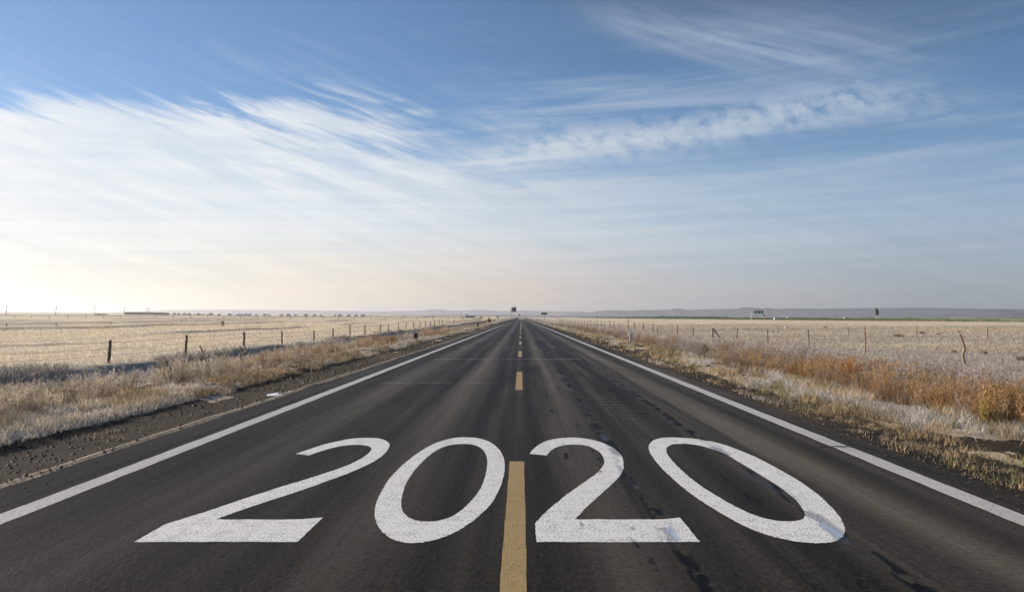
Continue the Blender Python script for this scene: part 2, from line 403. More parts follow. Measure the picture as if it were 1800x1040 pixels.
def asphalt_material():
    m, k, p, out = material('asphalt')
    pos = k.new('ShaderNodeTexCoord').outputs['Object']
    x, y, z = k.xyz(pos)
    # aggregate, streaks dragged along the road, broad patches
    agg = k.noise(pos, 95, 3, .75)
    agg2 = k.noise(pos, 260, 2, .7)
    aggm = k.noise(k.comb(k.mul(x, 34.0), k.mul(y, 15.0), 2.0), 1, 4, .7)
    stre = k.noise(k.comb(k.mul(x, 2.4), k.mul(y, .07)), 1, 6, .65)
    stre2 = k.noise(k.comb(k.mul(x, 8.0), k.mul(y, .10), 3.0), 1, 5, .65)
    pat = k.noise(k.comb(k.mul(x, .6), k.mul(y, .25), 5.0), 1, 5, .6)
    base = k.mix(k.ss(stre, .36, .64), (.0034, .0032, .0030), (.017, .0142, .0112))
    base = k.mix(k.mul(k.ss(pat, .45, .75), .6), base, (.038, .031, .023))
    # worn wheel tracks a little paler, the middle of the lanes darker with oil
    def gau(x0, w):
        return k.m('EXPONENT', k.mul(k.m('POWER', k.m('DIVIDE', k.sub(k.add(x, k.mul(k.sub(stre, .5), .25)), x0), w), 2.0), -1.0))
    base = k.mix(k.mul(gau(-1.15, .22), .55), base, (.043, .036, .029))
    base = k.mix(k.mul(gau(-2.9, .35), .4), base, (.038, .032, .026))
    base = k.mix(k.mul(gau(2.9, .35), .5), base, (.043, .036, .029))
    base = k.mix(k.mul(gau(.62, .2), .35), base, (.037, .032, .027))
    lightm = k.m('MAXIMUM', k.m('MAXIMUM', gau(-1.15, .20), k.mul(gau(-2.75, .30), .8)), k.m('MAXIMUM', gau(2.85, .34), k.mul(gau(.66, .18), .8)))
    darkm = 0.0
    for x0, w, f in ((-.55, .16, .8), (-.22, .07, .6), (.14, .12, .8), (-1.62, .14, .6), (-2.1, .2, .45), (-3.45, .22, .5), (1.25, .14, .6), (1.95, .18, .7), (3.3, .2, .55), (2.55, .1, .5)):
        gq = gau(x0, w); darkm = k.m('MAXIMUM', darkm, k.mul(gq, f)); base = k.mix(k.mul(gq, f), base, (.0042, .0042, .0046))
    # soft dark grooves of the repaired strip in the right lane
    wob = k.mul(k.sub(k.noise(k.comb(0.0, k.mul(y, .18), 8.0), 1, 3, .6), .5), .25)
    for x0, w, f in ((1.42, .05, .75), (1.72, .035, .6), (2.05, .03, .5)):
        dd = k.m('ABSOLUTE', k.sub(k.add(x, wob), x0))
        base = k.mix(k.mul(k.ss(dd, w*1.6, w*.2), k.mul(k.ss(stre2, .3, .6), f)), base, (.010, .010, .011))
    base = k.mix(k.mul(k.ss(stre2, .5, .75), .35), base, (.016, .0155, .015))
    base = k.mix(k.mul(k.ss(agg, .5, .66), .6), base, (.062, .052, .041))
    base = k.mix(k.mul(k.ss(agg, .5, .34), .7), base, (.004, .004, .004))
    base = k.mix(k.mul(k.ss(agg2, .58, .70), .5), base, (.10, .092, .08))
    base = k.mix(k.mul(k.ss(aggm, .50, .64), .55), base, (.044, .037, .030))
    base = k.mix(k.mul(k.ss(aggm, .50, .36), .75), base, (.0035, .0035, .0035))
    # oil stain
    sx = k.m('POWER', k.m('DIVIDE', k.sub(x, .25), .26), 2.0); sy = k.m('POWER', k.m('DIVIDE', k.sub(y, 25.0), 1.6), 2.0)
    base = k.mix(k.mul(k.m('EXPONENT', k.mul(k.add(sx, sy), -1.0)), 1.0), base, (.010, .011, .012))
    # joints filled with frost
    jn = k.noise(k.comb(k.mul(x, 1.2), k.mul(y, .05), 12.0), 1, 5, .6)
    jw = k.mul(k.sub(k.noise(k.comb(k.mul(x, 2.0), 0.0, 4.0), 1, 4, .6), .5), .22)
    for y0, w, lo, x0, x1 in ((19.7, .035, .44, -3.4, -.4), (31.0, .06, .36, -3.4, 2.6), (43.5, .09, .45, -3.4, 3.0), (13.6, .02, .5, -3.2, -1.0), (64.0, .12, .42, -3.5, 3.5)):
        dd = k.m('ABSOLUTE', k.add(k.sub(y, y0), jw))
        mk = k.mul(k.ss(dd, w*1.5, w*.4), k.mul(k.ss(jn, lo, lo+.12), k.mul(k.ss(x, x0, x0+.4), k.ss(x, x1, x1-.6))))
        base = k.mix(k.mul(mk, .75), base, (.40, .38, .36))
    # thin cracks
    vor = k.new('ShaderNodeTexVoronoi', feature='DISTANCE_TO_EDGE')
    k.put(vor.inputs['Vector'], k.comb(k.add(k.mul(x, .9), k.mul(k.noise(pos, 3, 3), .35)), k.add(k.mul(y, .16), k.mul(k.noise(pos, 2.5, 4), .3)), 0.0)); vor.inputs['Scale'].default_value = 1.0
    crk = k.mul(k.ss(vor.outputs['Distance'], .010, .003), k.ss(pat, .50, .62))
    base = k.mix(k.mul(crk, .7), base, (.008, .008, .008))
    wet, ice = wet_nodes(k, pos)
    base = k.mix(k.mul(wet, .9), base, (.003, .0035, .005))
    base = k.mix(k.mul(ice, .45), base, (.06, .078, .11))
    # frost along the pavement edge
    k.put(p.inputs['Base Color'], base)
    rg = k.add(k.mul(agg, .25), .44)
    rg = k.m('SUBTRACT', rg, k.mul(ice, .12), clamp=True)
    k.put(p.inputs['Roughness'], rg); p.inputs['Specular IOR Level'].default_value = .03
    p.inputs['Sheen Weight'].default_value = .05; p.inputs['Sheen Roughness'].default_value = .16; p.inputs['Sheen Tint'].default_value = (1.0, .93, .84, 1)
    dust = k.add(k.mul(k.ss(stre, .36, .64), .45), k.add(k.mul(lightm, .75), k.mul(k.ss(stre2, .40, .66), .30)))
    shw = k.mul(k.add(.008, k.mul(dust, .155)), k.sub(1.0, k.mul(darkm, .95)))
    shw = k.mul(shw, k.sub(1.0, k.mul(k.m('EXPONENT', k.mul(k.add(sx, sy), -1.0)), .95)))
    k.put(p.inputs['Sheen Weight'], k.mul(shw, k.sub(1.0, wet)))
    # fine ribs scraped across the right lane
    rib = k.m('SINE', k.mul(k.add(y, k.mul(k.noise(pos, 1.5, 2), .25)), 12.0))
    ribm = k.mul(k.mul(k.ss(x, 1.15, 1.35), k.ss(x, 2.1, 1.95)), k.mul(k.ss(y, 11, 15), k.ss(y, 40, 26)))
    hgt = k.add(k.add(k.mul(agg, 1.0), k.mul(aggm, 1.6)), k.mul(k.mul(rib, ribm), .9))
    hgt = k.mul(hgt, k.sub(1.0, k.mul(wet, .8)))
    b = k.new('ShaderNodeBump'); b.inputs['Strength'].default_value = .9; b.inputs['Distance'].default_value = .007
    k.put(b.inputs['Height'], hgt); k.l.new(b.outputs[0], p.inputs['Normal'])
    return m
ry = axis([(-25, 2, 2, 1), (2, 40, .12, .5), (40, 200, .6, 4), (200, 900, 6, 30)])
we = .035*(fbm(ry*1.7, ry*0, 71)-.5)*2+.03*(fbm(ry*.3, ry*0, 73)-.5)*2
we2 = .03*(fbm(ry*1.9, ry*0+4, 72)-.5)*2
xs = np.stack([XL+we-.05, XL+we, XL+we*.3+.3, ry*0-.04, XR+we2*.3-.3, XR+we2, XR+we2+.06], 1)
zs = np.tile(np.array([-.12, 0, 0, 0, 0, 0, -.14]), (len(ry), 1))
rz = np.interp(ry, GZ, GV)*.0
co = np.stack([xs, np.repeat(ry[:, None], 7, 1), zs], -1).reshape(-1, 3)
road = mesh_np('road', co, grid_faces(7, len(ry)), asphalt_material()); tag(road, kind='structure')

def paint_material(name, col, wear, rough=.6, sub=(.03, .028, .026), bumpd=.006, scale=1.0):
    m, k, p, out = material(name)
    pos = k.new('ShaderNodeTexCoord').outputs['Object']
    x, y, z = k.xyz(pos)
    f = k.noise(pos, 85*scale, 4, .75); g = k.noise(pos, 7, 4, .6); h = k.noise(pos, 210, 2, .6)
    c = k.mix(k.ss(f, .38, .62), tuple(q*.52 for q in col), col)
    c = k.mix(k.mul(k.ss(g, .45, .7), .2), c, tuple(q*.7 for q in (col[0], col[1], col[2]*1.04)))
    scf = k.noise(k.comb(k.mul(x, 3.0), k.mul(y, .35), 17.0), 1, 4, .6)
    c = k.mix(k.mul(k.ss(scf, .52, .72), .35), c, tuple(q*.45 for q in col))
    hol = k.ss(k.add(k.mul(f, .88), k.mul(g, .12)), wear+.01, wear-.05)
    c = k.mix(k.mul(hol, .85), c, sub)
    wet, ice = wet_nodes(k, pos)
    pit = k.noise(k.comb(k.mul(x, 60.0), k.mul(y, 26.0), 6.0), 1, 4, .7)
    c = k.mix(k.mul(k.ss(k.add(pit, k.mul(k.sub(g, .5), .35)), .50, .34), .72), c, tuple(q*.25 for q in col))
    wet = k.mul(wet, k.ss(pit, .36, .50)); wet = k.mul(wet, .95)
    c = k.mix(k.mul(wet, .74), c, (.08, .085, .10))
    c = k.mix(k.mul(ice, .85), c, (.30, .40, .56))
    k.put(p.inputs['Base Color'], c)
    k.put(p.inputs['Roughness'], k.m('SUBTRACT', rough, k.mul(wet, .35)))
    p.inputs['Specular IOR Level'].default_value = .3
    b = k.new('ShaderNodeBump'); b.inputs['Strength'].default_value = .8; b.inputs['Distance'].default_value = bumpd
    k.put(b.inputs['Height'], k.mul(k.add(f, k.mul(h, .5)), k.sub(1.0, k.mul(wet, .7)))); k.l.new(b.outputs[0], p.inputs['Normal'])
    return m
M_DIG = paint_material('digit_paint', (.88, .89, .885), .42, scale=1.0)
M_LINE = paint_material('edge_line_paint', (.56, .555, .55), .36, bumpd=.003)
M_YEL = paint_material('yellow_paint', (.40, .285, .115), .36, bumpd=.003)

def catmull(pts, closed=True, corners=(), n=12):
    out = []; N = len(pts)
    for i in range(N):
        p1 = pts[i]; p2 = pts[(i+1) % N]
        p0 = p1 if i in corners else pts[i-1]
        p3 = p2 if (i+1) % N in corners else pts[(i+2) % N]
        for j in range(n):
            t = j/n
            out.append(tuple(.5*((2*b)+(-a+c)*t+(2*a-5*b+4*c-d_)*t*t+(-a+3*b-3*c+d_)*t**3) for a, b, c, d_ in zip(p0, p1, p2, p3)))
    return out
def px(pts, ox, oy, s): return [(ox+a/s, oy+b/s) for a, b in pts]
def paint_shape(name, loops, mat, z=.0018):
    L = [[Vector((*gp(*p), 0)) for p in lp] for lp in loops]
    for lp in L:                                          # paint edge broken by the stone grain
        for v in lp: v.x += random.uniform(-.0035, .0035); v.y += random.uniform(-.007, .007)
    cx = sum(v.x for v in L[0])/len(L[0]); cy = sum(v.y for v in L[0])/len(L[0])
    tri = tessellate_polygon(L); flat = [v for lp in L for v in lp]
    vs = [(v.x, v.y, z) for v in flat]; n = len(vs)
    fs = []
    for t in tri:
        a, b, c = (flat[i] for i in t)
        fs.append(tuple(t) if (b-a).cross(c-a).z > 0 else tuple(t)[::-1])
    # a skirt down to the asphalt gives the paint its thickness
    vs += [(v.x, v.y, .0004) for v in flat]; s = 0
    for lp in L:
        m_ = len(lp)
        for i in range(m_): fs.append((s+i, s+(i+1) % m_, n+s+(i+1) % m_, n+s+i))
        s += m_
    mb = MB().poly(vs, fs)
    return mb.build(name, mat)
s1 = 4.953
two_a = (px([(82, 974), (1503, 974), (1720, 764), (1640, 770), (1560, 776), (1480, 780), (785, 780), (1000, 703), (1200, 635)], 220, 755, s1)
       + px([(30, 1035), (360, 925), (700, 800), (1000, 690), (1200, 605), (1400, 510), (1550, 410), (1630, 320), (1665, 245), (1640, 195), (1560, 155), (1450, 133), (1300, 127), (1150, 133), (1000, 150), (850, 180), (700, 213), (550, 255), (400, 305), (280, 345), (180, 378), (395, 405), (480, 370), (620, 325), (780, 282), (900, 257), (1050, 240), (1200, 238), (1300, 248), (1350, 268), (1375, 298), (1365, 330), (1330, 370), (1260, 425), (1150, 490), (1000, 560), (800, 635), (600, 700), (400, 765), (200, 825), (0, 885)], 500, 755, 9.0)
       + px([(1000, 612), (800, 680), (600, 745), (450, 790), (370, 815), (335, 830), (290, 855)], 220, 755, s1))
two_a = catmull(two_a, corners=(0, 1, 2, 5, 6, 29, 30))
zero_ao = catmull(px([(885, 66), (1000, 75), (1100, 110), (1170, 165), (1210, 230), (1225, 310), (1215, 400), (1180, 510), (1110, 635), (1010, 740), (880, 840), (740, 915), (600, 962), (450, 985), (330, 975), (230, 940), (150, 875), (105, 800), (94, 725), (105, 645), (150, 540), (210, 440), (290, 350), (380, 270), (480, 195), (590, 130), (700, 90), (790, 70)], 640, 755, s1))
zero_ai = catmull(px([(890, 123), (970, 135), (1030, 170), (1065, 225), (1072, 300), (1055, 400), (1020, 500), (950, 600), (860, 690), (760, 755), (660, 788), (560, 798), (460, 790), (380, 755), (335, 705), (322, 650), (335, 560), (370, 460), (430, 365), (500, 285), (590, 205), (690, 150), (790, 127)], 640, 755, s1))
two_b = catmull(px([(163, 975), (1585, 975), (1412, 763), (1330, 772), (1250, 779), (1180, 781), (497, 779), (600, 672), (700, 580), (800, 490), (880, 410), (915, 350), (922, 290), (905, 230), (860, 180), (780, 130), (680, 95), (580, 75), (480, 68), (380, 73), (280, 88), (200, 120), (140, 165), (103, 208), (252, 223), (285, 185), (340, 150), (410, 133), (500, 128), (600, 137), (670, 165), (725, 205), (752, 255), (748, 300), (720, 345), (660, 400), (560, 470), (440, 555), (320, 650), (220, 740), (150, 815)], 910, 755, 4.952), corners=(0, 1, 2, 5, 6, 23, 24, 40))
zero_bo = catmull(px([(250, 66), (150, 72), (85, 95), (52, 135), (60, 190), (110, 265), (190, 355), (300, 455), (420, 550), (560, 645), (720, 740), (880, 825), (1060, 895), (1240, 940), (1400, 962), (1540, 967), (1650, 950), (1715, 905), (1728, 850), (1700, 775), (1630, 680), (1530, 580), (1420, 495), (1300, 415), (1150, 330), (1000, 250), (850, 185), (700, 130), (550, 93), (400, 73)], 1130, 755, 4.865))
zero_bi = catmull(px([(330, 120), (250, 126), (205, 155), (205, 195), (240, 250), (320, 335), (430, 430), (560, 520), (700, 605), (850, 685), (1000, 745), (1120, 772), (1250, 783), (1350, 770), (1388, 735), (1370, 680), (1320, 610), (1240, 540), (1130, 460), (1000, 380), (850, 290), (720, 215), (600, 165), (480, 133), (400, 122)], 1130, 755, 4.865))
G = 'large white numerals painted across both lanes'
tag(paint_shape('painted_digit', [two_a], M_DIG), 'white painted numeral 2 in the left lane, leftmost of the four numerals', 'painted digit', G)
tag(paint_shape('painted_digit', [zero_ao, zero_ai], M_DIG), 'clean white painted numeral 0 just left of the yellow centre dash', 'painted digit', G)
tag(paint_shape('painted_digit', [two_b], M_DIG), 'white painted numeral 2 just right of the yellow dash, stained by icy drips', 'painted digit', G)
tag(paint_shape('painted_digit', [zero_bo, zero_bi], M_DIG), 'slanting white painted numeral 0 in the right lane crossed by a bluish ice streak', 'painted digit', G)

def strip(name, x0, x1, y0, y1, mat, seed, rag=.013, slant=0.0):
    yy = axis([(y0, min(y1, 40), .08, .4)]+([(40, min(y1, 200), .6, 5)] if y1 > 40 else [])+([(200, y1, 8, 40)] if y1 > 200 else [])) if y1-y0 > 60 and y0 < 40 else (axis([(y0, 200, 2, 5), (200, y1, 8, 40)]) if y1 > 300 else np.linspace(y0, y1, max(8, int((y1-y0)/.06))))
    a = x0+rag*(fbm(yy*4, yy*0+seed, seed)-.5)*2+slant*(yy-y0); b = x1+rag*(fbm(yy*4, yy*0+seed+5, seed+3)-.5)*2+slant*(yy-y0)
    n = len(yy)
    rows = np.stack([np.stack([a, yy, a*0+.0004], -1), np.stack([a, yy, a*0+.0018], -1), np.stack([b, yy, a*0+.0018], -1), np.stack([b, yy, a*0+.0004], -1)], 1).reshape(-1, 3)
    return mesh_np(name, rows, grid_faces(4, n), mat)
tag(strip('edge_line', -3.965, -3.765, -5, 880, M_LINE, 3), 'solid white edge line along the left side of the road', 'road marking')
tag(strip('edge_line', 3.61, 3.81, -5, 880, M_LINE, 9), 'solid white edge line along the right side of the road', 'road marking')
CL = -.044
dl = ['yellow centre dash nearest the camera, between the 0 and the 2', 'second yellow centre dash, the one just left of the dark oil stain',
      'third yellow centre dash from the camera', 'fourth yellow centre dash from the camera', 'fifth yellow centre dash from the camera',
      'sixth yellow centre dash from the camera', 'seventh and farthest separate yellow centre dash']
for i, (a, b) in enumerate(((2.9, 8.93), (17.75, 23.7), (32.7, 38.7), (47.7, 53.7), (62.7, 68.7), (77.7, 83.7), (92.7, 98.7))):
    tag(strip('centre_line_dash', CL-.075, CL+.075, a, b, M_YEL, 20+i, .004), dl[i], 'road marking', 'yellow dashes down the middle of the road')
tag(strip('centre_line', CL-.07, CL+.07, 106, 880, M_YEL, 40), 'unbroken thin yellow centre line running to the vanishing point', 'road marking')

# ---------------------------------------------------------------- plants
def plant_material(name, trans=.35, rough=.8):
    m, k, p, out = material(name)
    col = k.new('ShaderNodeAttribute', attribute_name='tint').outputs['Color']
    k.put(p.inputs['Base Color'], col); p.inputs['Roughness'].default_value = rough; p.inputs['Specular IOR Level'].default_value = .2
    tr = k.new('ShaderNodeBsdfTranslucent'); k.put(tr.inputs[0], col)
    mx = k.new('ShaderNodeMixShader'); mx.inputs[0].default_value = trans
    k.l.new(p.outputs[0], mx.inputs[1]); k.l.new(tr.outputs[0], mx.inputs[2]); k.l.new(mx.outputs[0], out.inputs[0])
    return m
M_PLANT = plant_material('dry_plant')
def blades(px_, py_, pz_, h, w, lean, tint):
    """tapered bent blades; returns verts (n*5,3), faces (n*3,3), tint"""
    n = len(px_); a = RNG.random(n)*2*np.pi; fa = RNG.random(n)*np.pi
    lx = np.cos(a)*lean*h; ly = np.sin(a)*lean*h
    wx = np.cos(fa)*w/2; wy = np.sin(fa)*w/2
    o = np.zeros((n, 5, 3), np.float32)
    def s(i, fx, fz, fw):
        o[:, i, 0] = px_+lx*fx+wx*fw; o[:, i, 1] = py_+ly*fx+wy*fw; o[:, i, 2] = pz_+h*fz
    s(0, 0, -.05, -1); s(1, 0, -.05, 1); s(2, .35, .55, -.75); s(3, .35, .55, .75); s(4, 1, 1, 0)
    b = (np.arange(n)*5)[:, None]
    f = np.concatenate([b+[0, 1, 3], b+[0, 3, 2], b+[2, 3, 4]])
    return o.reshape(-1, 3), f, np.repeat(tint, 5, 0)
def mixc(t, a, b):
    a = np.array(a); b = np.array(b); return a+(b-a)*t[:, None]
FROST = (.62, .59, .56); TAN = (.42, .31, .18); BROWN = (.20, .12, .07); GREY = (.38, .35, .33); GOLD = (.62, .49, .30); OLIVE = (.16, .16, .06)
def scatter(n, y0, y1, xa, xb, power=2.2):
    """positions with a density falling with distance"""
    u = RNG.random(n); q = 1-power
    y = ((y0**q)+u*((y1**q)-(y0**q)))**(1/q)
    return xa+(xb-xa)*RNG.random(n), y
def grass_patch(name, parts, **kw):
    V, F, T = [], [], []; off = 0
    for v, f, t in parts: V.append(v); F.append(f+off); T.append(t); off += len(v)
    o = mesh_np(name, np.concatenate(V), np.concatenate(F), M_PLANT, cols={'tint': np.concatenate(T)})
    return tag(o, **kw)

# short frosted grass on both verges (clumpy)
def verge(n, xa, xb, y1, hh, seed, thr=.42, colfn=None):
    x, y = scatter(n, 3.5, y1, xa, xb, 1.75)
    cl = fbm(x*1.5, y*.7, seed); keep = cl > thr+.12*RNG.standard_normal(len(x))*.5
    x = x[keep]; y = y[keep]; cl = cl[keep]
    sc = np.clip(y/11, 1, 8)
    h = hh*(.5+RNG.random(len(x)))*(.6+cl)*np.clip(sc**.15, 1, 1.4); w = .006*sc*(.7+.6*RNG.random(len(x)))
    t = RNG.random(len(x)); c = mixc(t, TAN, FROST) if colfn is None else colfn(x, y, t)
    return blades(x, y, height(x, y), h, w, .5+.6*RNG.random(len(x)), c.astype(np.float32))
def c_lip(x, y, t):
    return two_tone(x, y, t, (.16, .12, .075), (.54, .43, .28), (.26, .215, .165), (.82, .745, .63))
def c_frost_r(x, y, t):
    c = two_tone(x, y, t**1.2); g = fbm(x*.9, y*.5, 45) > .56
    c[g] = mixc(t[g], (.50, .37, .20), (.66, .54, .36)); o = fbm(x*1.3, y*.6, 46) > .63
    c[o] = mixc(t[o], OLIVE, (.30, .29, .12)); return c
def fpatch(x, y): return sstep(fbm(x*1.0, y*.4, 150), .44, .60)
def two_tone(x, y, t, lo0=(.13, .10, .06), lo1=(.44, .35, .22), hi0=(.28, .25, .22), hi1=(.84, .81, .77)):
    f = fpatch(x, y)[:, None]; return mixc(t, lo0, lo1)*(1-f)+mixc(t, hi0, hi1)*f
P = []
P.append(verge(80000, -7.6, -6.1, 160, .065, 80, .46, c_lip))
P.append(verge(80000, 5.3, 8.2, 160, .10, 81, .54, c_frost_r))
P.append(verge(8000, 4.35, 5.4, 60, .05, 82, .60, c_frost_r))
P.append(verge(3500, -6.3, -5.0, 60, .04, 83, .62, c_lip))
def tussocks(nc, xa, xb, y1, hh, nb, colf, seed):
    cx_, cy_ = scatter(nc, 4, y1, xa, xb, 1.5); kq = fbm(cx_*1.1, cy_*.5, seed) > .44; cx_ = cx_[kq]; cy_ = cy_[kq]; n = len(cx_)
    size = .35+1.1*RNG.random(n)**2; kind = RNG.random(n)
    i = np.repeat(np.arange(n), nb); a = RNG.random(len(i))*2*np.pi; q = RNG.random(len(i))**.6*.13*size[i]
    x = cx_[i]+np.cos(a)*q*1.3; y = cy_[i]+np.sin(a)*q; h = hh*size[i]*(.4+.8*RNG.random(len(i)))
    v, f, tc = blades(x, y, height(x, y), h, .006*np.clip(y/11, 1, 6), .35+.7*RNG.random(len(i)), colf(kind[i], RNG.random(len(i)), x, y).astype(np.float32))
    return v, f, tc
def c_tus(kd, t, x, y):
    c = two_tone(x, y, t); g = kd < .25; c[g] = mixc(t[g], (.26, .18, .09), (.72, .58, .38)); o = kd > .90; c[o] = mixc(t[o], (.08, .09, .03), (.34, .34, .16)); return c
P.append(tussocks(1500, 5.1, 7.6, 90, .20, 42, c_tus, 141))
P.append(tussocks(1000, -7.6, -6.15, 90, .15, 40, c_tus, 142))
P.append(tussocks(260, 4.5, 5.3, 40, .09, 26, c_tus, 143))
grass_patch('verge_grass', P, kind='stuff', label='short frosted grass along the edges of the dirt shoulders', cat='grass')

# field stubble and ditch grass
def field(n, xa, xb, y0, y1, hh, seed, colfn, power=1.7, thr=0):
    x, y = scatter(n, y0, y1, xa, xb, power)
    if thr:
        kq = fbm(x*.6, y*.3, seed) > thr; x = x[kq]; y = y[kq]
    sc = np.clip(y/16, 1, 9)
    h = hh*(.45+.9*RNG.random(len(x)))*(.55+fbm(x*.35, y*.2, seed)*.9)*sc**.12; w = .010*sc*(.6+.8*RNG.random(len(x)))
    t = RNG.random(len(x))
    return blades(x, y, height(x, y), h, w, .4+.7*RNG.random(len(x)), colfn(x, y, t).astype(np.float32))
def c_left(x, y, t):
    c = mixc(t, (.52, .44, .31), (.86, .775, .60)); f_ = fbm(x*.08, y*.3, 95) > .55; c[f_] = mixc(t[f_], (.50, .44, .36), (.84, .79, .70)); return c
def c_ditch(x, y, t): return mixc(t, (.12, .11, .10), (.42, .40, .37))
def c_right(x, y, t):
    c = mixc(t, (.28, .255, .225), (.54, .505, .46)); g = fbm(x*.06, y*.22, 93) > .54
    c[g] = mixc(t[g], (.44, .36, .26), (.64, .56, .43)); return c
P = [field(60000, -14.2, -10.2, 10, 160, .19, 84, c_ditch, 1.6, .50),
     field(150000, -75, -13.7, 14, 200, .11, 85, c_left, 1.35),
     field(150000, 11.0, 75, 14, 200, .10, 86, c_right, 1.35)]
grass_patch('field_grass', P, kind='stuff', label='frosted stubble grass covering the fields on both sides', cat='grass')

# tall weeds: branching template plants scattered in one mass per side
def weed_template(seed, stems, tall, spread, twigs, frost_top):
    r_ = np.random.default_rng(seed); V = []; F = []; K = []
    def seg(p, q, w0, w1, ka, kb):
        d = q-p; a = r_.random()*np.pi; s_ = np.array([np.cos(a), np.sin(a), 0])
        b = len(V); V.extend([p-s_*w0/2, p+s_*w0/2, q+s_*w1/2, q-s_*w1/2]); K.extend([ka, ka, kb, kb]); F.extend([(b, b+1, b+2), (b, b+2, b+3)])
    for i in range(stems):
        a = r_.random()*2*np.pi; rad = spread*r_.random()**.7*.35
        p = np.array([np.cos(a)*rad, np.sin(a)*rad, -.02]); H = tall*(.55+.45*r_.random())
        tip = p+np.array([np.cos(a)*spread*r_.random(), np.sin(a)*spread*r_.random(), H])
        mid = (p+tip)/2+r_.normal(0, .03, 3)*[1, 1, .2]
        seg(p, mid, .010, .008, 0, .5); seg(mid, tip, .008, .003, .5, 1)
        for j in range(twigs):
            t = .25+.75*r_.random(); base = p+(tip-p)*t; b2 = r_.random()*2*np.pi; L = tall*(.10+.16*r_.random())*(1.25-t*.7)
            e_ = base+np.array([np.cos(b2)*L*.6, np.sin(b2)*L*.6, L*.75]); seg(base, e_, .006, .004, t, min(1, t+.2))
            for m_ in range(3):                          # little seed heads / leaves
                c_ = base+(e_-base)*(.35+.65*r_.random()); g = r_.normal(0, .018, 3); w_ = .012
                b = len(V); V.extend([c_, c_+g+[0, 0, .02], c_+[w_, 0, .012]]); K.extend([t, t+.25, t+.2]); F.append((b, b+1, b+2))
    return np.array(V), np.array(F), np.array(K)
TEMPL = [weed_template(s_, 7, .62, .20, 7, 1) for s_ in range(8)]
def weeds(x, y, scale, cb, ct, widen=True):
    """x,y plant positions; cb, ct base and tip tints per plant"""
    Vs, Fs, Ts = [], [], []; off = 0
    z = height(x, y); which = RNG.integers(0, len(TEMPL), len(x)); rot = RNG.random(len(x))*2*np.pi
    for ti, (V, F, K) in enumerate(TEMPL):
        idx = np.nonzero(which == ti)[0]
        if not len(idx): continue
        c, s_ = np.cos(rot[idx])[:, None], np.sin(rot[idx])[:, None]; sc = scale[idx][:, None]
        fat = np.clip((y[idx]/22), 1, 4)[:, None] if widen else 1
        X = (V[None, :, 0]*c-V[None, :, 1]*s_)*sc+x[idx][:, None]; Y = (V[None, :, 0]*s_+V[None, :, 1]*c)*sc+y[idx][:, None]
        Zz = V[None, :, 2]*sc+z[idx][:, None]
        if widen:                                        # far plants carry coarser twigs
            jit = np.sin(np.arange(len(V))*12.9898)*.006*(fat-1); X = X+jit
        A = np.stack([X, Y, Zz], -1); n = len(idx)
        Kc = np.clip(K, 0, 1)[None, :, None]
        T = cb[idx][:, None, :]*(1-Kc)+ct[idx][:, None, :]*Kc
        T = T*(.8+.4*RNG.random((n, 1, 1)))
        Vs.append(A.reshape(-1, 3)); Ts.append(T.reshape(-1, 3))
        Fs.append((F[None]+(np.arange(n)*len(V))[:, None, None]).reshape(-1, 3)+off); off += n*len(V)
    return np.concatenate(Vs), np.concatenate(Fs), np.concatenate(Ts).astype(np.float32)
# right: rust-brown belt with grey frosted weeds behind
def belt(n, xa, xb, y0, y1, power, seed, thr):
    x, y = scatter(n, y0, y1, xa, xb, power)
    kq = fbm(x*.8, y*.35, seed) > thr; return x[kq], y[kq]
x, y = belt(3300, 6.9, 10.4, 6, 230, 1.55, 101, .45)
edge_ = sstep(x, 6.8, 7.6)
sc = (.55+.75*RNG.random(len(x))**1.3)*(.5+.9*fbm(x*.7, y*.35, 103))*1.15*(.6+.4*edge_)
red = sstep(fbm(x*.6, y*.22, 104), .42, .60)
t = RNG.random(len(x))
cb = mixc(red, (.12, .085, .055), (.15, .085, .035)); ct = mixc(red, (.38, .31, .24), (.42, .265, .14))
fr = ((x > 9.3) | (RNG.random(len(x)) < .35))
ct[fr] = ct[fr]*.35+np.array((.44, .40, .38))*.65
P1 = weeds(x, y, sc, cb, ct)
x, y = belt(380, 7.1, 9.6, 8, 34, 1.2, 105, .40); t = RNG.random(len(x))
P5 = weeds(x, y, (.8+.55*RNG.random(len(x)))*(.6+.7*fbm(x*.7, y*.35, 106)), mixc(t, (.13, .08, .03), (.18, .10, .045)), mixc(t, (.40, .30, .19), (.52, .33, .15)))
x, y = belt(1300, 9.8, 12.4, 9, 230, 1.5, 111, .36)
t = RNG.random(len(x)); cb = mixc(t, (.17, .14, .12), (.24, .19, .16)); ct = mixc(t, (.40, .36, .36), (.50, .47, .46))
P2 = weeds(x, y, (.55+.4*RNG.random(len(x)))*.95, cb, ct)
grass_patch('weed_belt', [P1, P2, P5], kind='stuff', label='tall rust brown weeds with grey frosted tops between the right shoulder and the right fence', cat='weeds')
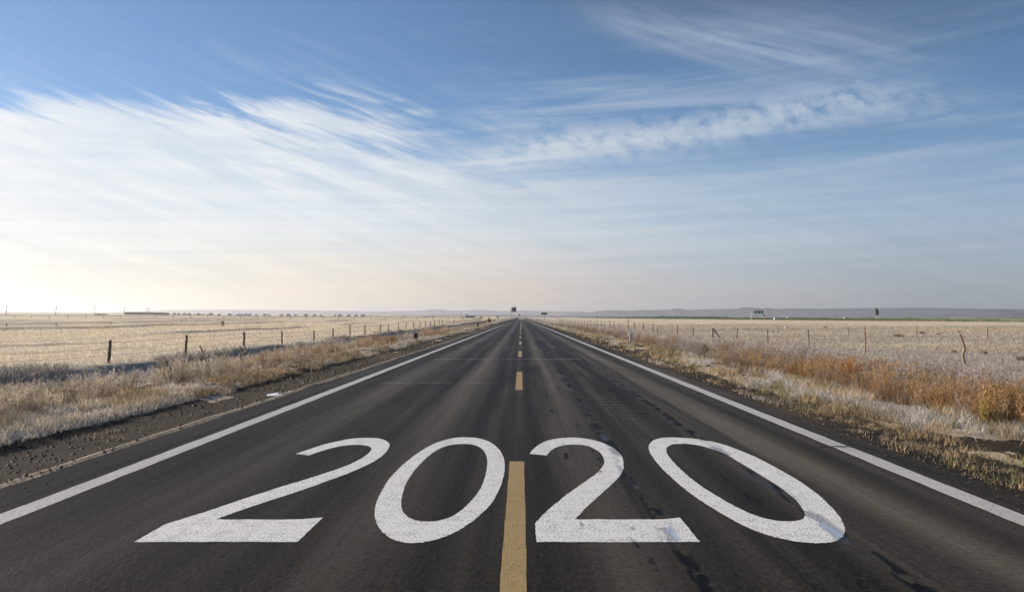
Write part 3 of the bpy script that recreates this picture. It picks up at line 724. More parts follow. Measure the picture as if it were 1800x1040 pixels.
# left: pale frosted weeds
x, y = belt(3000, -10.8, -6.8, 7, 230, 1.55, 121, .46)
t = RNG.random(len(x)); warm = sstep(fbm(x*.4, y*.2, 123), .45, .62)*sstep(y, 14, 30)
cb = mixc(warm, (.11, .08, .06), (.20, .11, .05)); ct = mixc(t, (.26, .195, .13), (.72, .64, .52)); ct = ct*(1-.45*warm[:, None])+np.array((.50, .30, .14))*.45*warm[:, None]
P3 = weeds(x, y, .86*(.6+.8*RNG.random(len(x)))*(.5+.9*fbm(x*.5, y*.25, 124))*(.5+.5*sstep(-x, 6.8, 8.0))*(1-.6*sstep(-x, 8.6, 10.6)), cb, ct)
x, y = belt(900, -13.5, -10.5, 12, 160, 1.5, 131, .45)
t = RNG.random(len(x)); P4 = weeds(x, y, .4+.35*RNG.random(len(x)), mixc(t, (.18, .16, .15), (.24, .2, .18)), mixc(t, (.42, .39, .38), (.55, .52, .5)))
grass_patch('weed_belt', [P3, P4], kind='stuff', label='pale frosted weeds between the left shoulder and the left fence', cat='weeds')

# single shrubs
def shrub(px_, X, hgt, wid, cb, ct, label, n=14, name='shrub', group=None):
    Y = X/az_at(px_); zz = float(height(X, Y)); root = empty(name, (X, Y, zz), label=label, cat='shrub', group=group)
    V, F, T = [], [], []; off = 0; rr = np.random.default_rng(int(px_))
    sv = []; mb = MB()
    for i in range(n):
        a = rr.random()*2*math.pi; q = wid*.5*rr.random()**.6
        tip = (math.cos(a)*q, math.sin(a)*q, hgt*(.6+.4*rr.random())*(1-.45*(q/(wid*.5))**2))
        mid = (tip[0]*.4, tip[1]*.4, tip[2]*.5); sv.append((np.array(mid), np.array(tip)))
        mb.tube([(math.cos(a)*.02, math.sin(a)*.02, -.03), mid, tip], [.009, .006, .002], 4)
    mb.build('stem', M_STEM, root)
    m_ = 100*n; pick = rr.integers(0, n, m_); A = np.array([s_[0] for s_ in sv])[pick]; B = np.array([s_[1] for s_ in sv])[pick]
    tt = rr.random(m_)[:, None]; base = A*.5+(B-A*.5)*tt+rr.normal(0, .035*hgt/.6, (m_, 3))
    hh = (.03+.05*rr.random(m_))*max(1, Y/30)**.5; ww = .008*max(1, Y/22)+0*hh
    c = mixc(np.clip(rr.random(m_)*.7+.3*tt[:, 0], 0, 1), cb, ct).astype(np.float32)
    v, f, tcol = blades(base[:, 0], base[:, 1], np.maximum(base[:, 2], .01), hh, ww, .4+.8*rr.random(m_), c)
    mesh_np('foliage', v, f, M_PLANT, root, cols={'tint': tcol})
    return root
M_STEM = simple('weed_stem', (.16, .10, .06), .85)
OR1, OR2 = (.20, .09, .03), (.46, .25, .09)
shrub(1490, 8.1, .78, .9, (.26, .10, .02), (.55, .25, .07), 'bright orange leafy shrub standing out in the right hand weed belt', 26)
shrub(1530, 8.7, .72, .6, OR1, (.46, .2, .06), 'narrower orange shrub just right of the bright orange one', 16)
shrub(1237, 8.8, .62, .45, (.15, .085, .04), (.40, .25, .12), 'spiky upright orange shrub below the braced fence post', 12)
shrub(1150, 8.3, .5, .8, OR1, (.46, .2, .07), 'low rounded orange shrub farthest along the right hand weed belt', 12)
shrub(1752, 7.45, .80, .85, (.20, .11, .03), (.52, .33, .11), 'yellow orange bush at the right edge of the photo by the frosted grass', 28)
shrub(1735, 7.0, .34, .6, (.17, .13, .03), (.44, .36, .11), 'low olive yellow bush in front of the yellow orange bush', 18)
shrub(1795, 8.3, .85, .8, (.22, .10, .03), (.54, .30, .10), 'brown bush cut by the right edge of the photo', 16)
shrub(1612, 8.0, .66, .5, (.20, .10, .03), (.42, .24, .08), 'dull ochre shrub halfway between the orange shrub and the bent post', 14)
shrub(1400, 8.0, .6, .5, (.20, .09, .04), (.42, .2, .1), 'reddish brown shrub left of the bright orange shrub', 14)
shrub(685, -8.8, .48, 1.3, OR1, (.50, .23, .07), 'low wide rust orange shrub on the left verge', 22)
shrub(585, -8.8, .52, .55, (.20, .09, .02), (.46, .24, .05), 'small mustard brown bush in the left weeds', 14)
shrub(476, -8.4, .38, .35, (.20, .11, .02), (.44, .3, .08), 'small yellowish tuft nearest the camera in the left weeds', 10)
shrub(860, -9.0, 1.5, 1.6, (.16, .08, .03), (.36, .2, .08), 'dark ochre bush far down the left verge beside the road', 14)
def stalk(px_, X, hgt, label, seed):
    Y = X/az_at(px_); zz = float(height(X, Y)); root = empty('dead_stalk', (X, Y, zz), label=label, cat='plant', group='tall dark dead stalks in the left weeds')
    rr = random.Random(seed); mb = MB(); lean = rr.uniform(-.35, .1)
    mb.tube([(0, 0, -.05), (lean*.4, 0, hgt*.5), (lean, .02, hgt)], [.012, .009, .004], 5).build('stem', M_DARKSTEM, root)
    mb = MB()
    for i in range(9):
        t = rr.uniform(.3, .95); a = rr.uniform(0, 6.28); q = .13*rr.uniform(.5, 1); bx_ = lean*t
        mb.tube([(bx_, 0, hgt*t), (bx_+math.cos(a)*q, math.sin(a)*q, hgt*t+q*1.3), (bx_+math.cos(a)*q*1.05, math.sin(a)*q*1.05, hgt*t+q*1.3+.04)], [.006, .009, .004], 4)
    mb.build('seed_twigs', M_DARKSTEM, root); return root
M_DARKSTEM = simple('dark_stem', (.09, .06, .04), .85)
stalk(372, -8.6, .86, 'dark dead stalk leaning left, leftmost of the tall ones left of the road', 1)
stalk(424, -8.5, .72, 'dark upright dead stalk right of the leaning one', 2)
stalk(312, -8.3, .55, 'short branched brown stalk in the pale weeds', 3)
stalk(498, -8.6, .66, 'thin reddish dead stalk nearest the orange brown weeds', 4)

# ---------------------------------------------------------------- fences
M_WOOD = simple('weathered_wood', (.16, .12, .085), .85, 0, .6, 18)
M_PALE = simple('pale_wood', (.36, .27, .18), .85, 0, .5, 18)
M_CONC = simple('grey_concrete', (.30, .29, .27), .85, 0, .4, 14)
M_WIRE = simple('galvanised_wire', (.25, .24, .23), .5, .6, .2)
def post_pts(hgt, r0, lean, seed, bend=0.0):
    rr = random.Random(seed); pts = []; rad = []
    for i in range(7):
        t = i/6; pts.append((lean[0]*t+bend*math.sin(t*math.pi*1.3)*.5+rr.uniform(-1, 1)*r0*.25, lean[1]*t+rr.uniform(-1, 1)*r0*.2, -.25+(hgt+.25)*t)); rad.append(r0*(1-.15*t)*rr.uniform(.9, 1.08))
    return pts, rad
def elbow_pts():
    return [(.02, 0, -.25), (.03, 0, .0), (.0, 0, .28), (-.03, 0, .42), (.03, 0, .58), (.0, 0, .72), (-.07, 0, .93), (-.12, 0, 1.03)], [.042, .04, .036, .038, .040, .034, .032, .03]
def fence(label, items, wires, wire_r, mat, cat='fence', labels=None, name='wire_fence'):
    """items: list of (X, Y, height, radius, lean_xy, bend, material or None)"""
    x0, y0 = items[0][0], items[0][1]; z0 = float(height(x0, y0))
    root = empty(name, (x0, y0, z0), label=label, cat=cat)
    tops = []
    for i, (X, Y, hh, rr, lean, bend, mt) in enumerate(items):
        zg = float(height(X, Y)); pts, rad = post_pts(hh, rr, lean, i*7+int(abs(X)*10), bend) if bend != 9 else elbow_pts()
        o = MB().tube(pts, rad, 8).build('post', mt or mat, root, smooth=False, loc=(X-x0, Y-y0, zg-z0))
        if labels and i in labels: o['label'] = labels[i]
        tops.append([Vector((X-x0+lean[0]*f, Y-y0+lean[1]*f, zg-z0+hh*f)) for f in wires])
    for wi in range(len(wires)):
        mb = MB(); line = []
        for a, b in zip(tops[:-1], tops[1:]):
            p, q = a[wi], b[wi]; dd = (q-p).length
            for j in range(4):
                t = j/4; v = p.lerp(q, t); v.z -= .004*dd*4*t*(1-t)*random.uniform(.5, 1.6); line.append(v)
        line.append(tops[-1][wi])
        mb.tube(line, [wire_r*max(1, (v.y+y0)/45) for v in line], 4, cap=False).build('wire', M_WIRE, root)
    return root
rf = random.Random(11)
items = []
lx = [192, 327, 429, 496, 551, 586, 615, 642, 667, 683, 701]
Xf = -14.35
for i, px_ in enumerate(lx):
    Y = Xf/az_at(px_)
    lean = {0: (.05, 0), 1: (.05, 0), 7: (.07, 0), 8: (.10, 0), 5: (.01, 0)}.get(i, (rf.uniform(-.02, .03), 0))
    items.append((Xf+rf.uniform(-.05, .05), Y, (.80, .86, .78, .80, .76, .78, .95, .9, .84, .86, .9)[i], .060 if i < 3 else .052, lean, 0, None))
Y = items[-1][1]
items.insert(0, (Xf, 23.0, .82, .055, (0, 0), 0, None)); items.insert(0, (Xf, 16.2, .8, .055, (.02, 0), 0, None))
for i in range(30):
    Y += 7.1+rf.uniform(-.5, .5); items.append((Xf+rf.uniform(-.1, .1), Y, rf.uniform(.85, 1.1), .055, (rf.uniform(-.05, .05), 0), 0, None))
fence('dark wooden post and wire fence running beside the left side of the road', items, (.35, .62, .9), .0045, M_WOOD)
items = []
Xr = 13.9
labs = {}
rx = [(1693, 13.0, 1.02, .040, (-.12, 0), 9, M_PALE), (1519, 13.9, 1.12, .034, (.03, 0), .04, M_PALE), (1421, 14.0, .92, .030, (0, 0), .03, M_WOOD), (1349, 14.0, .85, .026, (0, 0), .03, M_WOOD),
      (1294, 14.2, .80, .036, (.08, 0), 0, M_WOOD), (1252, 14.0, .76, .075, (0, 0), 0, M_PALE), (1218, 14.0, .86, .045, (0, 0), 0, M_WOOD), (1191, 14.0, .85, .045, (0, 0), 0, M_WOOD),
      (1181, 14.6, .95, .03, (0, 0), 0, M_PALE), (1156, 14.0, .5, .05, (-.08, 0), 0, M_WOOD), (1148, 14.0, .95, .05, (0, 0), 0, M_WOOD), (1131, 14.0, .95, .05, (0, 0), 0, M_WOOD), (1116, 14.0, .95, .05, (-.1, 0), 0, M_WOOD),
      (1104, 13.8, 1.75, .05, (0, 0), 0, M_WOOD), (1091, 14.0, .7, .05, (-.28, 0), 0, M_WOOD)]
for (p_, X, hh, rr, ln, bd, mt) in rx:
    items.append((X, X/az_at(p_), hh, rr, ln, bd, mt))
labs = {0: 'crooked pale post bent like an elbow, nearest the camera', 1: 'tall slim pale post', 5: 'thick pale post held by a diagonal brace', 13: 'tallest thin post', 14: 'post leaning far to the left'}
Y = items[-1][1]
for i in range(26):
    Y += 7.6+rf.uniform(-.6, .6); items.append((Xr+rf.uniform(-.1, .1), Y, rf.uniform(.85, 1.15), .05, (rf.uniform(-.06, .06), 0), 0, M_WOOD))
items.sort(key=lambda t: t[1]); labs2 = {}
fr_ = fence('thin wire fence of uneven pale and brown posts beside the right side of the road', items, (.42, .68, .9), .004, M_PALE, labels=labs)
bi = 5; X, Y = items[bi][0], items[bi][1]
zb = float(height(X, Y)); ox, oy = items[0][0], items[0][1]; oz = float(height(ox, oy))
MB().tube([(X-ox+.05, Y-oy, zb-oz+.72), (X-ox+.62, Y-oy-.1, zb-oz-.05)], [.05, .05], 8).build('brace', M_WOOD, fr_)
# far fences across the left field and in the right field
items = []
for i in range(44):
    p_ = -6+30.2*i if i < 9 else None
    Yb = 330
    X = X_at(-8+29.0*i, Yb)
    if X > -16: break
    items.append((X, Yb+rf.uniform(-1, 1)+i*1.2, rf.uniform(1.1, 1.4), .11, (rf.uniform(-.05, .05), 0), 0, None))
fence('long distant post fence crossing the left field from side to side', items, (.9,), .012, M_WOOD)
items = []
for p_, by, ty in ((1735, 595, 577), (1611, 592, 570.5), (1491, 590, 574), (1367, 584.5, 572), (1290, 580, 571), (1228, 576.5, 569)):
    Y = 1500*CAMH/(by-558.5); items.append((X_at(p_, Y), Y, (by-ty)/1500*Y, .055 if p_ > 1500 else .045, (0, 0), 0, None))
fence('second row of pale posts standing farther out in the right field', items, (.55, .85), .004, M_PALE,
      labels={0: 'pale post at the right end with a swollen foot', 1: 'tall forked pale post'})
# low posts strung along the bank inside the left field
items = []
for p_, py_ in ((12, 574), (99, 573), (195, 570), (319, 566.5), (345, 567.5), (357, 566.5), (382, 566)):
    Y = 1500*(CAMH-.25)/(py_-556.8); items.append((X_at(p_, Y), Y, .55, .07, (0, 0), 0, None))
items.sort()
for i, (X, Y, hh, rr, a, b, c) in enumerate(items):
    zg = float(height(X, Y)); pts, rad = post_pts(hh, rr, a, i, 0)
    o = MB().tube(pts, rad, 7).build('short_stump_post', M_WOOD, None, loc=(X, Y, zg))
    tag(o, 'short dark stump post standing alone on the low bank in the left field', 'post', 'stump posts along the low bank in the left field')
# dark braced post pair in the left field
Y = 128; X = X_at(392, Y); zg = float(height(X, Y)); root = empty('braced_post', (X, Y, zg), label='dark stubby double post with a cap rail alone in the left field', cat='post')
MB().tube([(-.14, 0, -.1), (-.11, 0, .78)], [.07, .07], 7).build('post', M_WOOD, root)
MB().tube([(.16, 0, -.1), (.10, 0, .78)], [.07, .07], 7).build('post', M_WOOD, root)
MB().box(-.2, .2, -.07, .07, .62, .84).build('rail', M_WOOD, root)

# ---------------------------------------------------------------- roadside markers
M_WHITE = simple('white_paint', (.66, .65, .62), .6, 0, .4, 10)
M_DARK = simple('dark_paint', (.035, .033, .032), .6, 0, .3, 10)
M_SIGN = simple('sign_back', (.085, .10, .115), .55, .1, .25, 1.2)
M_GREEN = simple('green_sign', (.006, .10, .075), .45, 0, .15, 1.0)
M_BROWN = simple('brown_sign', (.16, .055, .03), .5, 0, .2, 1.0)
M_STEEL = simple('painted_steel', (.55, .55, .53), .5, .1, .2, 3)
def marker(px_, X, hgt, w, label, cap):
    Y = X/az_at(px_); zg = float(height(X, Y)); root = empty('marker_post', (X, Y, zg), label=label, cat='marker post')
    mb = MB(); v = [(-w, -w*.6, -.2), (w, -w*.6, -.2), (w, w*.6, -.2), (-w, w*.6, -.2), (-w*.85, -w*.5, hgt), (w*.85, -w*.5, hgt), (w*.85, w*.5, hgt+.03), (-w*.85, w*.5, hgt+.03)]
    mb.poly(v, [(0, 3, 2, 1), (4, 5, 6, 7), (0, 1, 5, 4), (1, 2, 6, 5), (2, 3, 7, 6), (3, 0, 4, 7)]).build('shaft', cap[0], root)
    MB().box(-w*1.25, w*1.25, -w*.8, w*.8, hgt*cap[2], hgt*cap[3]).build(cap[4], cap[1], root)
    return root
marker(1109, 6.9, .62, .10, 'short white and grey marker post at the foot of the right hand weeds', (M_STEEL, M_WHITE, .82, 1.06, 'cap'))
marker(731, -6.9, .46, .13, 'stubby dark marker block with a pale cap on the left verge', (M_DARK, M_STEEL, .9, 1.12, 'cap'))
marker(840, -6.8, .62, .14, 'small black marker block far along the left verge', (M_DARK, M_DARK, .88, 1.1, 'cap'))
marker(756, -8.6, 1.0, .03, 'thin pale rod standing on the left verge behind the stubby block', (M_STEEL, M_WHITE, .9, 1.02, 'cap'))

def billboard(px_, Y, base_py, x0, x1, top, bot, label, posts, mat=None, boards=None, pr=.22, name='billboard', post_mat=None, base_z=None):
    """edges of the board and posts given in photo columns and rows at depth Y"""
    X = X_at(px_, Y); zg = float(height(X, Y)) if base_z is None else base_z
    root = empty(name, (X, Y, zg), label=label, cat='road sign' if name != 'billboard' else 'billboard')
    u = Y/1500
    mb = MB().box((x0-px_)*u, (x1-px_)*u, -.15, .15, Z_at(bot, Y)-zg, Z_at(top, Y)-zg); mb.build('board', mat or M_SIGN, root)
    for p_ in posts:
        mb = MB().tube([((p_-px_)*u, .25 if x0 < p_ < x1 else 0, -.5), ((p_-px_)*u, .25 if x0 < p_ < x1 else 0, Z_at(top+.6, Y)-zg)], [pr, pr*.85], 8)
        mb.build('post', post_mat or M_STEEL, root)
    return root, u, zg
b1, u, zg = billboard(903, 480, 558, 900.2, 907.5, 539.5, 548, 'square dark board held on arms beside a pale post left of where the road vanishes', [898], pr=.28)
for yy in (541.9, 545.6):
    MB().tube([((898-903)*u, 0, Z_at(yy, 480)-zg), ((900.3-903)*u, 0, Z_at(yy, 480)-zg)], [.22, .22], 6).build('arm', M_SIGN, b1)
billboard(956, 520, 558, 951.4, 962, 549, 552.8, 'long low dark board on a single pale post right of where the road vanishes', [956.8], pr=.28)
billboard(913, 700, 558, 912, 914.3, 551.8, 555, 'tiny dark sign by the far end of the road', [913.2], pr=.18, name='road_sign')
billboard(875, 600, 559, 873.3, 876.5, 555.5, 558.6, 'small dark round looking sign left of the far road', [875], pr=.15, name='road_sign')
billboard(1043, 900, 559, 1042, 1044.6, 554, 557, 'pale grey sign far away above the right fence', [1043.3], mat=M_STEEL, pr=.2, name='road_sign')
billboard(1049.5, 700, 560, 1048.4, 1051, 556.3, 558.7, 'small dark square sign just right of a pale grey one', [1049.6], pr=.12, name='road_sign')
billboard(1165, 800, 560, 1164, 1166, 554, 558, 'narrow dark sign standing alone before the hills', [1165], pr=.15, name='road_sign')
# two boards back to back on white posts
b2, u, zg = billboard(1542, 412, 561, 1538.6, 1542.2, 541, 553.6, 'pair of tall upright grey boards on two white posts by the green strip', [1541.5, 1545.7], post_mat=M_WHITE, pr=.16)
MB().box((1543-1542)*u, (1546.3-1542)*u, .6, 2.4, Z_at(553.6, 412)-zg, Z_at(543.6, 412)-zg).build('board', M_SIGN, b2)
# sign gantry over the far highway
Yg = 600; Xg = X_at(1332, Yg); zg = float(height(Xg, Yg)); u = Yg/1500
g = empty('sign_gantry', (Xg, Yg, zg), label='white sign gantry with three green panels over the far highway', cat='sign gantry')
for p_ in (1320.8, 1345.8):
    MB().tube([((p_-1332)*u, 0, -.5), ((p_-1332)*u, 0, Z_at(546.2, Yg)-zg)], [.27, .24], 8).build('post', M_WHITE, g)
for zz in (546.4, 549.6):
    MB().tube([((1320.8-1332)*u, 0, Z_at(zz, Yg)-zg), ((1345.8-1332)*u, 0, Z_at(zz, Yg)-zg)], [.12, .12], 6).build('crossbeam', M_STEEL, g)
for a in (1326, 1331.6, 1337):
    MB().box((a-1332)*u, (a+4.3-1332)*u, -.5, -.2, Z_at(550.8, Yg)-zg, Z_at(545.8, Yg)-zg).build('sign_panel', M_GREEN, g)
r3, _, _ = billboard(1343.5, 590, 560, 1342, 1345, 552, 556.2, 'small brown sign at the right foot of the gantry', [1343.5], mat=M_BROWN, pr=.12, name='road_sign')
# low white building beside the gantry foot is a parked van
M_GLASS = simple('dark_glass', (.03, .035, .04), .15, 0, .1)
M_TYRE = simple('tyre', (.02, .02, .02), .8)
def car(px_, Y, L, H, label, base_py=None):
    X = X_at(px_, Y); zg = float(height(X, Y)); root = empty('white_van', (X, Y, zg), .12, label=label, cat='van', group='white vehicles on the far highway')
    pr = [(-L/2, .3), (L/2, .3), (L/2, .9), (L*.33, 1.02), (L*.22, H), (-L*.46, H), (-L/2, 1.1)]
    n = len(pr); v = [(x, -.85, z) for x, z in pr]+[(x, .85, z) for x, z in pr]
    MB().poly(v, [tuple(range(n))[::-1], tuple(range(n, 2*n))]+[(i, (i+1) % n, n+(i+1) % n, n+i) for i in range(n)]).build('body', M_WHITE, root)
    MB().poly([(-L*.40, -.86, 1.15), (L*.24, -.86, 1.15), (L*.17, -.86, H-.12), (-L*.40, -.86, H-.12)], [(0, 1, 2, 3)]).build('side_window', M_GLASS, root)
    for x in (-L*.32, L*.32):
        MB().tube([(x, -.88, .32), (x, .88, .32)], [.32, .32], 10).build('wheel', M_TYRE, root)
car(1365.5, 560, 3.8, 1.3, 'low white vehicle partly hidden by the green strip right of the gantry')
car(1377.5, 640, 2.6, 1.8, 'white vehicle on the far highway, left one of the pair right of the gantry')
car(1386.5, 655, 2.6, 2.1, 'white vehicle on the far highway, right one of the pair right of the gantry')
car(1488, 470, 3.2, 1.6, 'white vehicle on the far highway a little left of the tall grey boards')
Y = 118; X = X_at(1381, Y); zg = float(height(X, Y))
bm_ = MB(); rr = random.Random(3)
vs = []
for i in range(5):
    for j in range(8):
        a = j*math.pi/4; q = .26*math.sin(.35+i*.6)*rr.uniform(.8, 1.15); vs.append((math.cos(a)*q, math.sin(a)*q, -.05+i*.10))
bm_.poly(vs, [(i*8+j, i*8+(j+1) % 8, (i+1)*8+(j+1) % 8, (i+1)*8+j) for i in range(4) for j in range(8)]+[tuple(32+j for j in range(8))])
tag(bm_.build('white_stone', M_WHITE, None, loc=(X, Y, zg)), 'bright white stone lying in the right field', 'stone')

# ---------------------------------------------------------------- distance: poles, huts, bushes
M_POLE = simple('pole', (.20, .19, .18), .8)
def pole(px_, Y, top, label, arms=1, lean=0.0, grp='utility poles on the left horizon'):
    X = X_at(px_, Y); zg = float(height(X, Y)); root = empty('utility_pole', (X, Y, zg), label=label, cat='utility pole', group=grp)
    H = Z_at(top, Y)-zg
    MB().tube([(0, 0, -.5), (lean, 0, H)], [.26, .18], 6).build('pole', M_POLE, root)
    for i in range(arms):
        MB().box(lean-1.1, lean+1.1, -.1, .1, H-.9-i*1.2, H-.65-i*1.2).build('crossarm', M_POLE, root)
    return root
for i, (p_, top) in enumerate(((10.5, 535), (97.5, 536.5), (166.5, 538), (218.5, 539.5))):
    pole(p_, 560+i*110, top, ('tall utility pole at the left end of the horizon', 'second utility pole from the left on the horizon', 'third utility pole from the left, beside a low shed', 'fourth utility pole from the left on the horizon')[i], 1, (.8, .9, .3, 0)[i])
pole(258.3, 1000, 540.5, 'left pole of a close pair above the long dark windbreak', 2)
pole(262, 1000, 539.5, 'right pole of a close pair above the long dark windbreak', 2)
for p_, top in ((342, 545), (410, 545), (420, 545.5), (433, 545.5), (441, 546)):
    pole(p_, 1100, top, 'thin short pole among the distant huts', 0, 0, 'thin poles among the distant huts')
pole(810.3, 800, 548, 'lone thin mast left of the long dark shed', 0, 0, 'mast')
M_HUT = simple('pale_hut', (.60, .58, .55), .8, 0, .3, 1.0)
M_ROOF = simple('grey_roof', (.45, .43, .41), .7, 0, .3, 1.0)
M_SHED = simple('dark_shed', (.13, .125, .12), .8, 0, .3, 1.0)
def hut(px_, Y, w, hgt, label, grp='small huts strung along the far left plain'):
    X = X_at(px_, Y); zg = float(height(X, Y)); root = empty('hut', (X, Y, zg), label=label, cat='hut', group=grp)
    n = 12; rad = w/2
    MB().tube([(0, 0, -1), (0, 0, hgt*.5)], [rad, rad], n, cap=False).build('wall', M_HUT, root)
    MB().tube([(0, 0, hgt*.5), (0, 0, hgt*.78), (0, 0, hgt)], [rad*1.08, rad*.6, rad*.08], n).build('roof', M_ROOF, root)
    MB().box(-.5, .5, -rad-.08, -rad+.1, 0, hgt*.42).build('door', M_SHED, root)
for p_, w in ((306, 7), (314, 6), (324, 7), (332, 6), (348, 7), (356, 5), (370, 8), (385, 6), (403, 7), (450, 6), (465, 8), (473, 5), (494, 7), (506, 8), (519, 6), (537, 8), (552, 7), (564, 5), (589, 6), (597, 8), (612, 7), (625, 7), (637, 8)):
    hut(p_, 1080+rf.uniform(-60, 60), w*.95, w*.40, 'small round pale hut with a grey roof in the row on the far left plain')
def shed(px_, Y, wpx, hpx, label, wm, rm, name='shed'):
    X = X_at(px_, Y); zg = float(height(X, Y)); root = empty(name, (X, Y, zg), label=label, cat='shed'); u = Y/1500
    w = wpx*u/2; h = hpx*u
    MB().box(-w, w, -4, 4, -1, h*.6).build('wall', wm, root)
    MB().poly([(-w-.3, -4.4, h*.6), (w+.3, -4.4, h*.6), (w+.3, 4.4, h*.6), (-w-.3, 4.4, h*.6), (-w-.3, 0, h), (w+.3, 0, h)], [(0, 1, 5, 4), (2, 3, 4, 5), (0, 4, 3), (1, 2, 5), (0, 3, 2, 1)]).build('roof', rm, root)
    for i in range(max(1, int(wpx/4))):
        x = -w+(i+.5)*2*w/max(1, int(wpx/4)); MB().box(x-.6, x+.6, -4.05, -3.9, h*.2, h*.45).build('window', M_GLASS, root)
    return root
shed(428, 1080, 24, 3.6, 'long flat grey shed among the huts', M_HUT, M_ROOF)
shed(710, 1000, 6, 1.8, 'white roofed shed, leftmost of the white ones on the plain', M_WHITE, M_WHITE)
shed(749, 1000, 10, 1.6, 'long white roofed shed between the two small white ones', M_WHITE, M_WHITE)
shed(761, 1010, 5, 2.2, 'small white shed at the right end of the white ones', M_WHITE, M_WHITE)
s_ = shed(827, 800, 16, 3.6, 'long dark shed with a chimney left of the far road', M_SHED, M_SHED)
MB().box(-4.1, -3.2, -.5, .5, 0, 3.4).build('chimney', M_SHED, s_)
shed(817, 820, 13, 1.3, 'low dark wall like shed left of the long dark one', M_SHED, M_SHED)
shed(846, 700, 5.5, 3.6, 'pale barn with a pointed roof right of the long dark shed', M_HUT, M_ROOF)
shed(908, 640, 4.0, 2.2, 'small brown roofed hut between the square board and the road', M_HUT, M_BROWN)
shed(174, 700, 7, 2.2, 'low dark shed next to the third utility pole', M_SHED, M_SHED)
shed(182, 720, 5, 1.8, 'smaller dark shed just right of the one by the third utility pole', M_SHED, M_SHED)

M_LEAF = plant_material('leaf', .25)
def clump_mass(name, pts, n, leaf, cols, seed, **kw):
    """foliage along a line of (x, y, half width, height)"""
    rr = np.random.default_rng(seed); P_ = np.array(pts, float)
    seg = rr.integers(0, len(P_)-1, n) if len(P_) > 2 else np.zeros(n, int); t = rr.random(n)
    Q = P_[seg]*(1-t)[:, None]+P_[seg+1]*t[:, None]
    hm = .65+.45*fbm(Q[:, 0]*.12+Q[:, 1]*.10, Q[:, 1]*0, seed, 4)*1.3
    off = rr.normal(0, .45, n)*Q[:, 2]; zz = rr.random(n)**.8*Q[:, 3]*hm
    x = Q[:, 0]+off; y = Q[:, 1]+rr.normal(0, .3, n)*Q[:, 2]
    t2 = fbm(x*.3, y*.05, seed+3)*.6+.4*rr.random(n)
    c = mixc(np.clip(t2, 0, 1), cols[0], cols[1]).astype(np.float32)
    v, f, tc = blades(x, y, height(x, y)+zz*.7, leaf*(.6+rr.random(n))*np.clip(y/500, .6, 2), leaf*.6*(.6+rr.random(n))*np.clip(y/500, .6, 2), .5+rr.random(n)*.6, c)
    o = mesh_np(name, v, f, M_LEAF, cols={'tint': tc}); return tag(o, **kw)
hl = [(172+2*math.sin(y_*.01), y_, 2.2, 1.9) for y_ in range(230, 2600, 30)]
# nearer ones get more leaves
hn = [(172+1.5*math.sin(y_*.02), y_, 2.0, 1.9) for y_ in range(230, 720, 15)]
clump_mass('hedge', hn, 26000, .34, ((.06, .14, .05), (.16, .30, .12)), 5, kind='stuff', label='long green strip of low hedge along the far highway on the right', cat='hedge')
clump_mass('hedge', hl[16:], 9000, .8, ((.05, .10, .045), (.11, .19, .09)), 6, kind='stuff', label='farther end of the dark green hedge strip towards the vanishing point', cat='hedge')
hb = [(166+2*math.sin(y_*.015), y_, 1.6, .9) for y_ in range(230, 720, 15)]
clump_mass('dry_scrub', hb, 9000, .3, ((.10, .06, .035), (.20, .14, .08)), 8, kind='stuff', label='brown dry scrub in front of the green hedge strip', cat='scrub')
wb = [(X_at(p_, 950), 950, 2.5, .8) for p_ in range(222, 300, 6)]
clump_mass('windbreak', wb, 2500, .9, ((.22, .20, .18), (.32, .29, .25)), 9, kind='stuff', label='long low dark windbreak of bushes on the far left plain', cat='bushes')  # distance haze is put into the bush colours, lightened for it
# small dark tufts in the right field
for i, (p_, py_, s_) in enumerate(((1451, 576, .45), (1578, 591, .8), (1620, 586, .5), (1649, 588, .3), (1686, 583, .4), (1676, 619, .22), (1728, 620, .25), (1795, 632, .35))):
    Y = 1500*CAMH/(py_-558.5); X = X_at(p_, Y)
    n = 160; a = RNG.random(n)*6.28; q = RNG.random(n)**.6*s_*.5
    c = mixc(RNG.random(n), (.07, .05, .03), (.20, .14, .08)).astype(np.float32)
    v, f, tc = blades(np.cos(a)*q, np.sin(a)*q, RNG.random(n)*.3*s_*(1-q/(s_*.5))-.03, .25*s_+.12*RNG.random(n), .006+.004*Y/30+0*q, .7+0*q, c)
    o = mesh_np('dry_tuft', v, f, M_PLANT, cols={'tint': tc}); o.location = (X, Y, float(height(X, Y)))
    tag(o, 'small dark dry tuft in the open grass of the right field', 'tuft', 'dark tufts scattered in the right field')

# ---------------------------------------------------------------- frozen puddles and road debris
def patch(name, pts, mat, z, label, cat, group=None, zoff=.0):
    L = [[Vector((*gp(*p, z), 0)) for p in catmull(pts, n=5)]]
    fl = L[0]; tri = tessellate_polygon(L); fs = []
    for t in tri:
        a, b, c = (fl[i] for i in t); fs.append(tuple(t) if (b-a).cross(c-a).z > 0 else tuple(t)[::-1])
    n = len(fl); vs = [(v.x, v.y, z) for v in fl]+[(v.x, v.y, z-.04) for v in fl]
    fs += [(i, (i+1) % n, n+(i+1) % n, n+i) for i in range(n)]
    return tag(MB().poly(vs, fs).build(name, mat), label, cat, group)
m_ice, k, p, _ = material('ice'); pos = k.new('ShaderNodeTexCoord').outputs['Object']
k.put(p.inputs['Base Color'], k.mix(k.ss(k.noise(pos, 6, 5, .65), .35, .65), (.42, .50, .60), (.78, .82, .86))); p.inputs['Roughness'].default_value = .22
patch('ice_puddle', [(469, 693), (482, 690.5), (497, 688.5), (503, 689.5), (494, 693), (486, 695), (474, 694.5)], m_ice, -.035, 'larger frozen puddle in the dirt at the left edge of the asphalt', 'ice puddle')
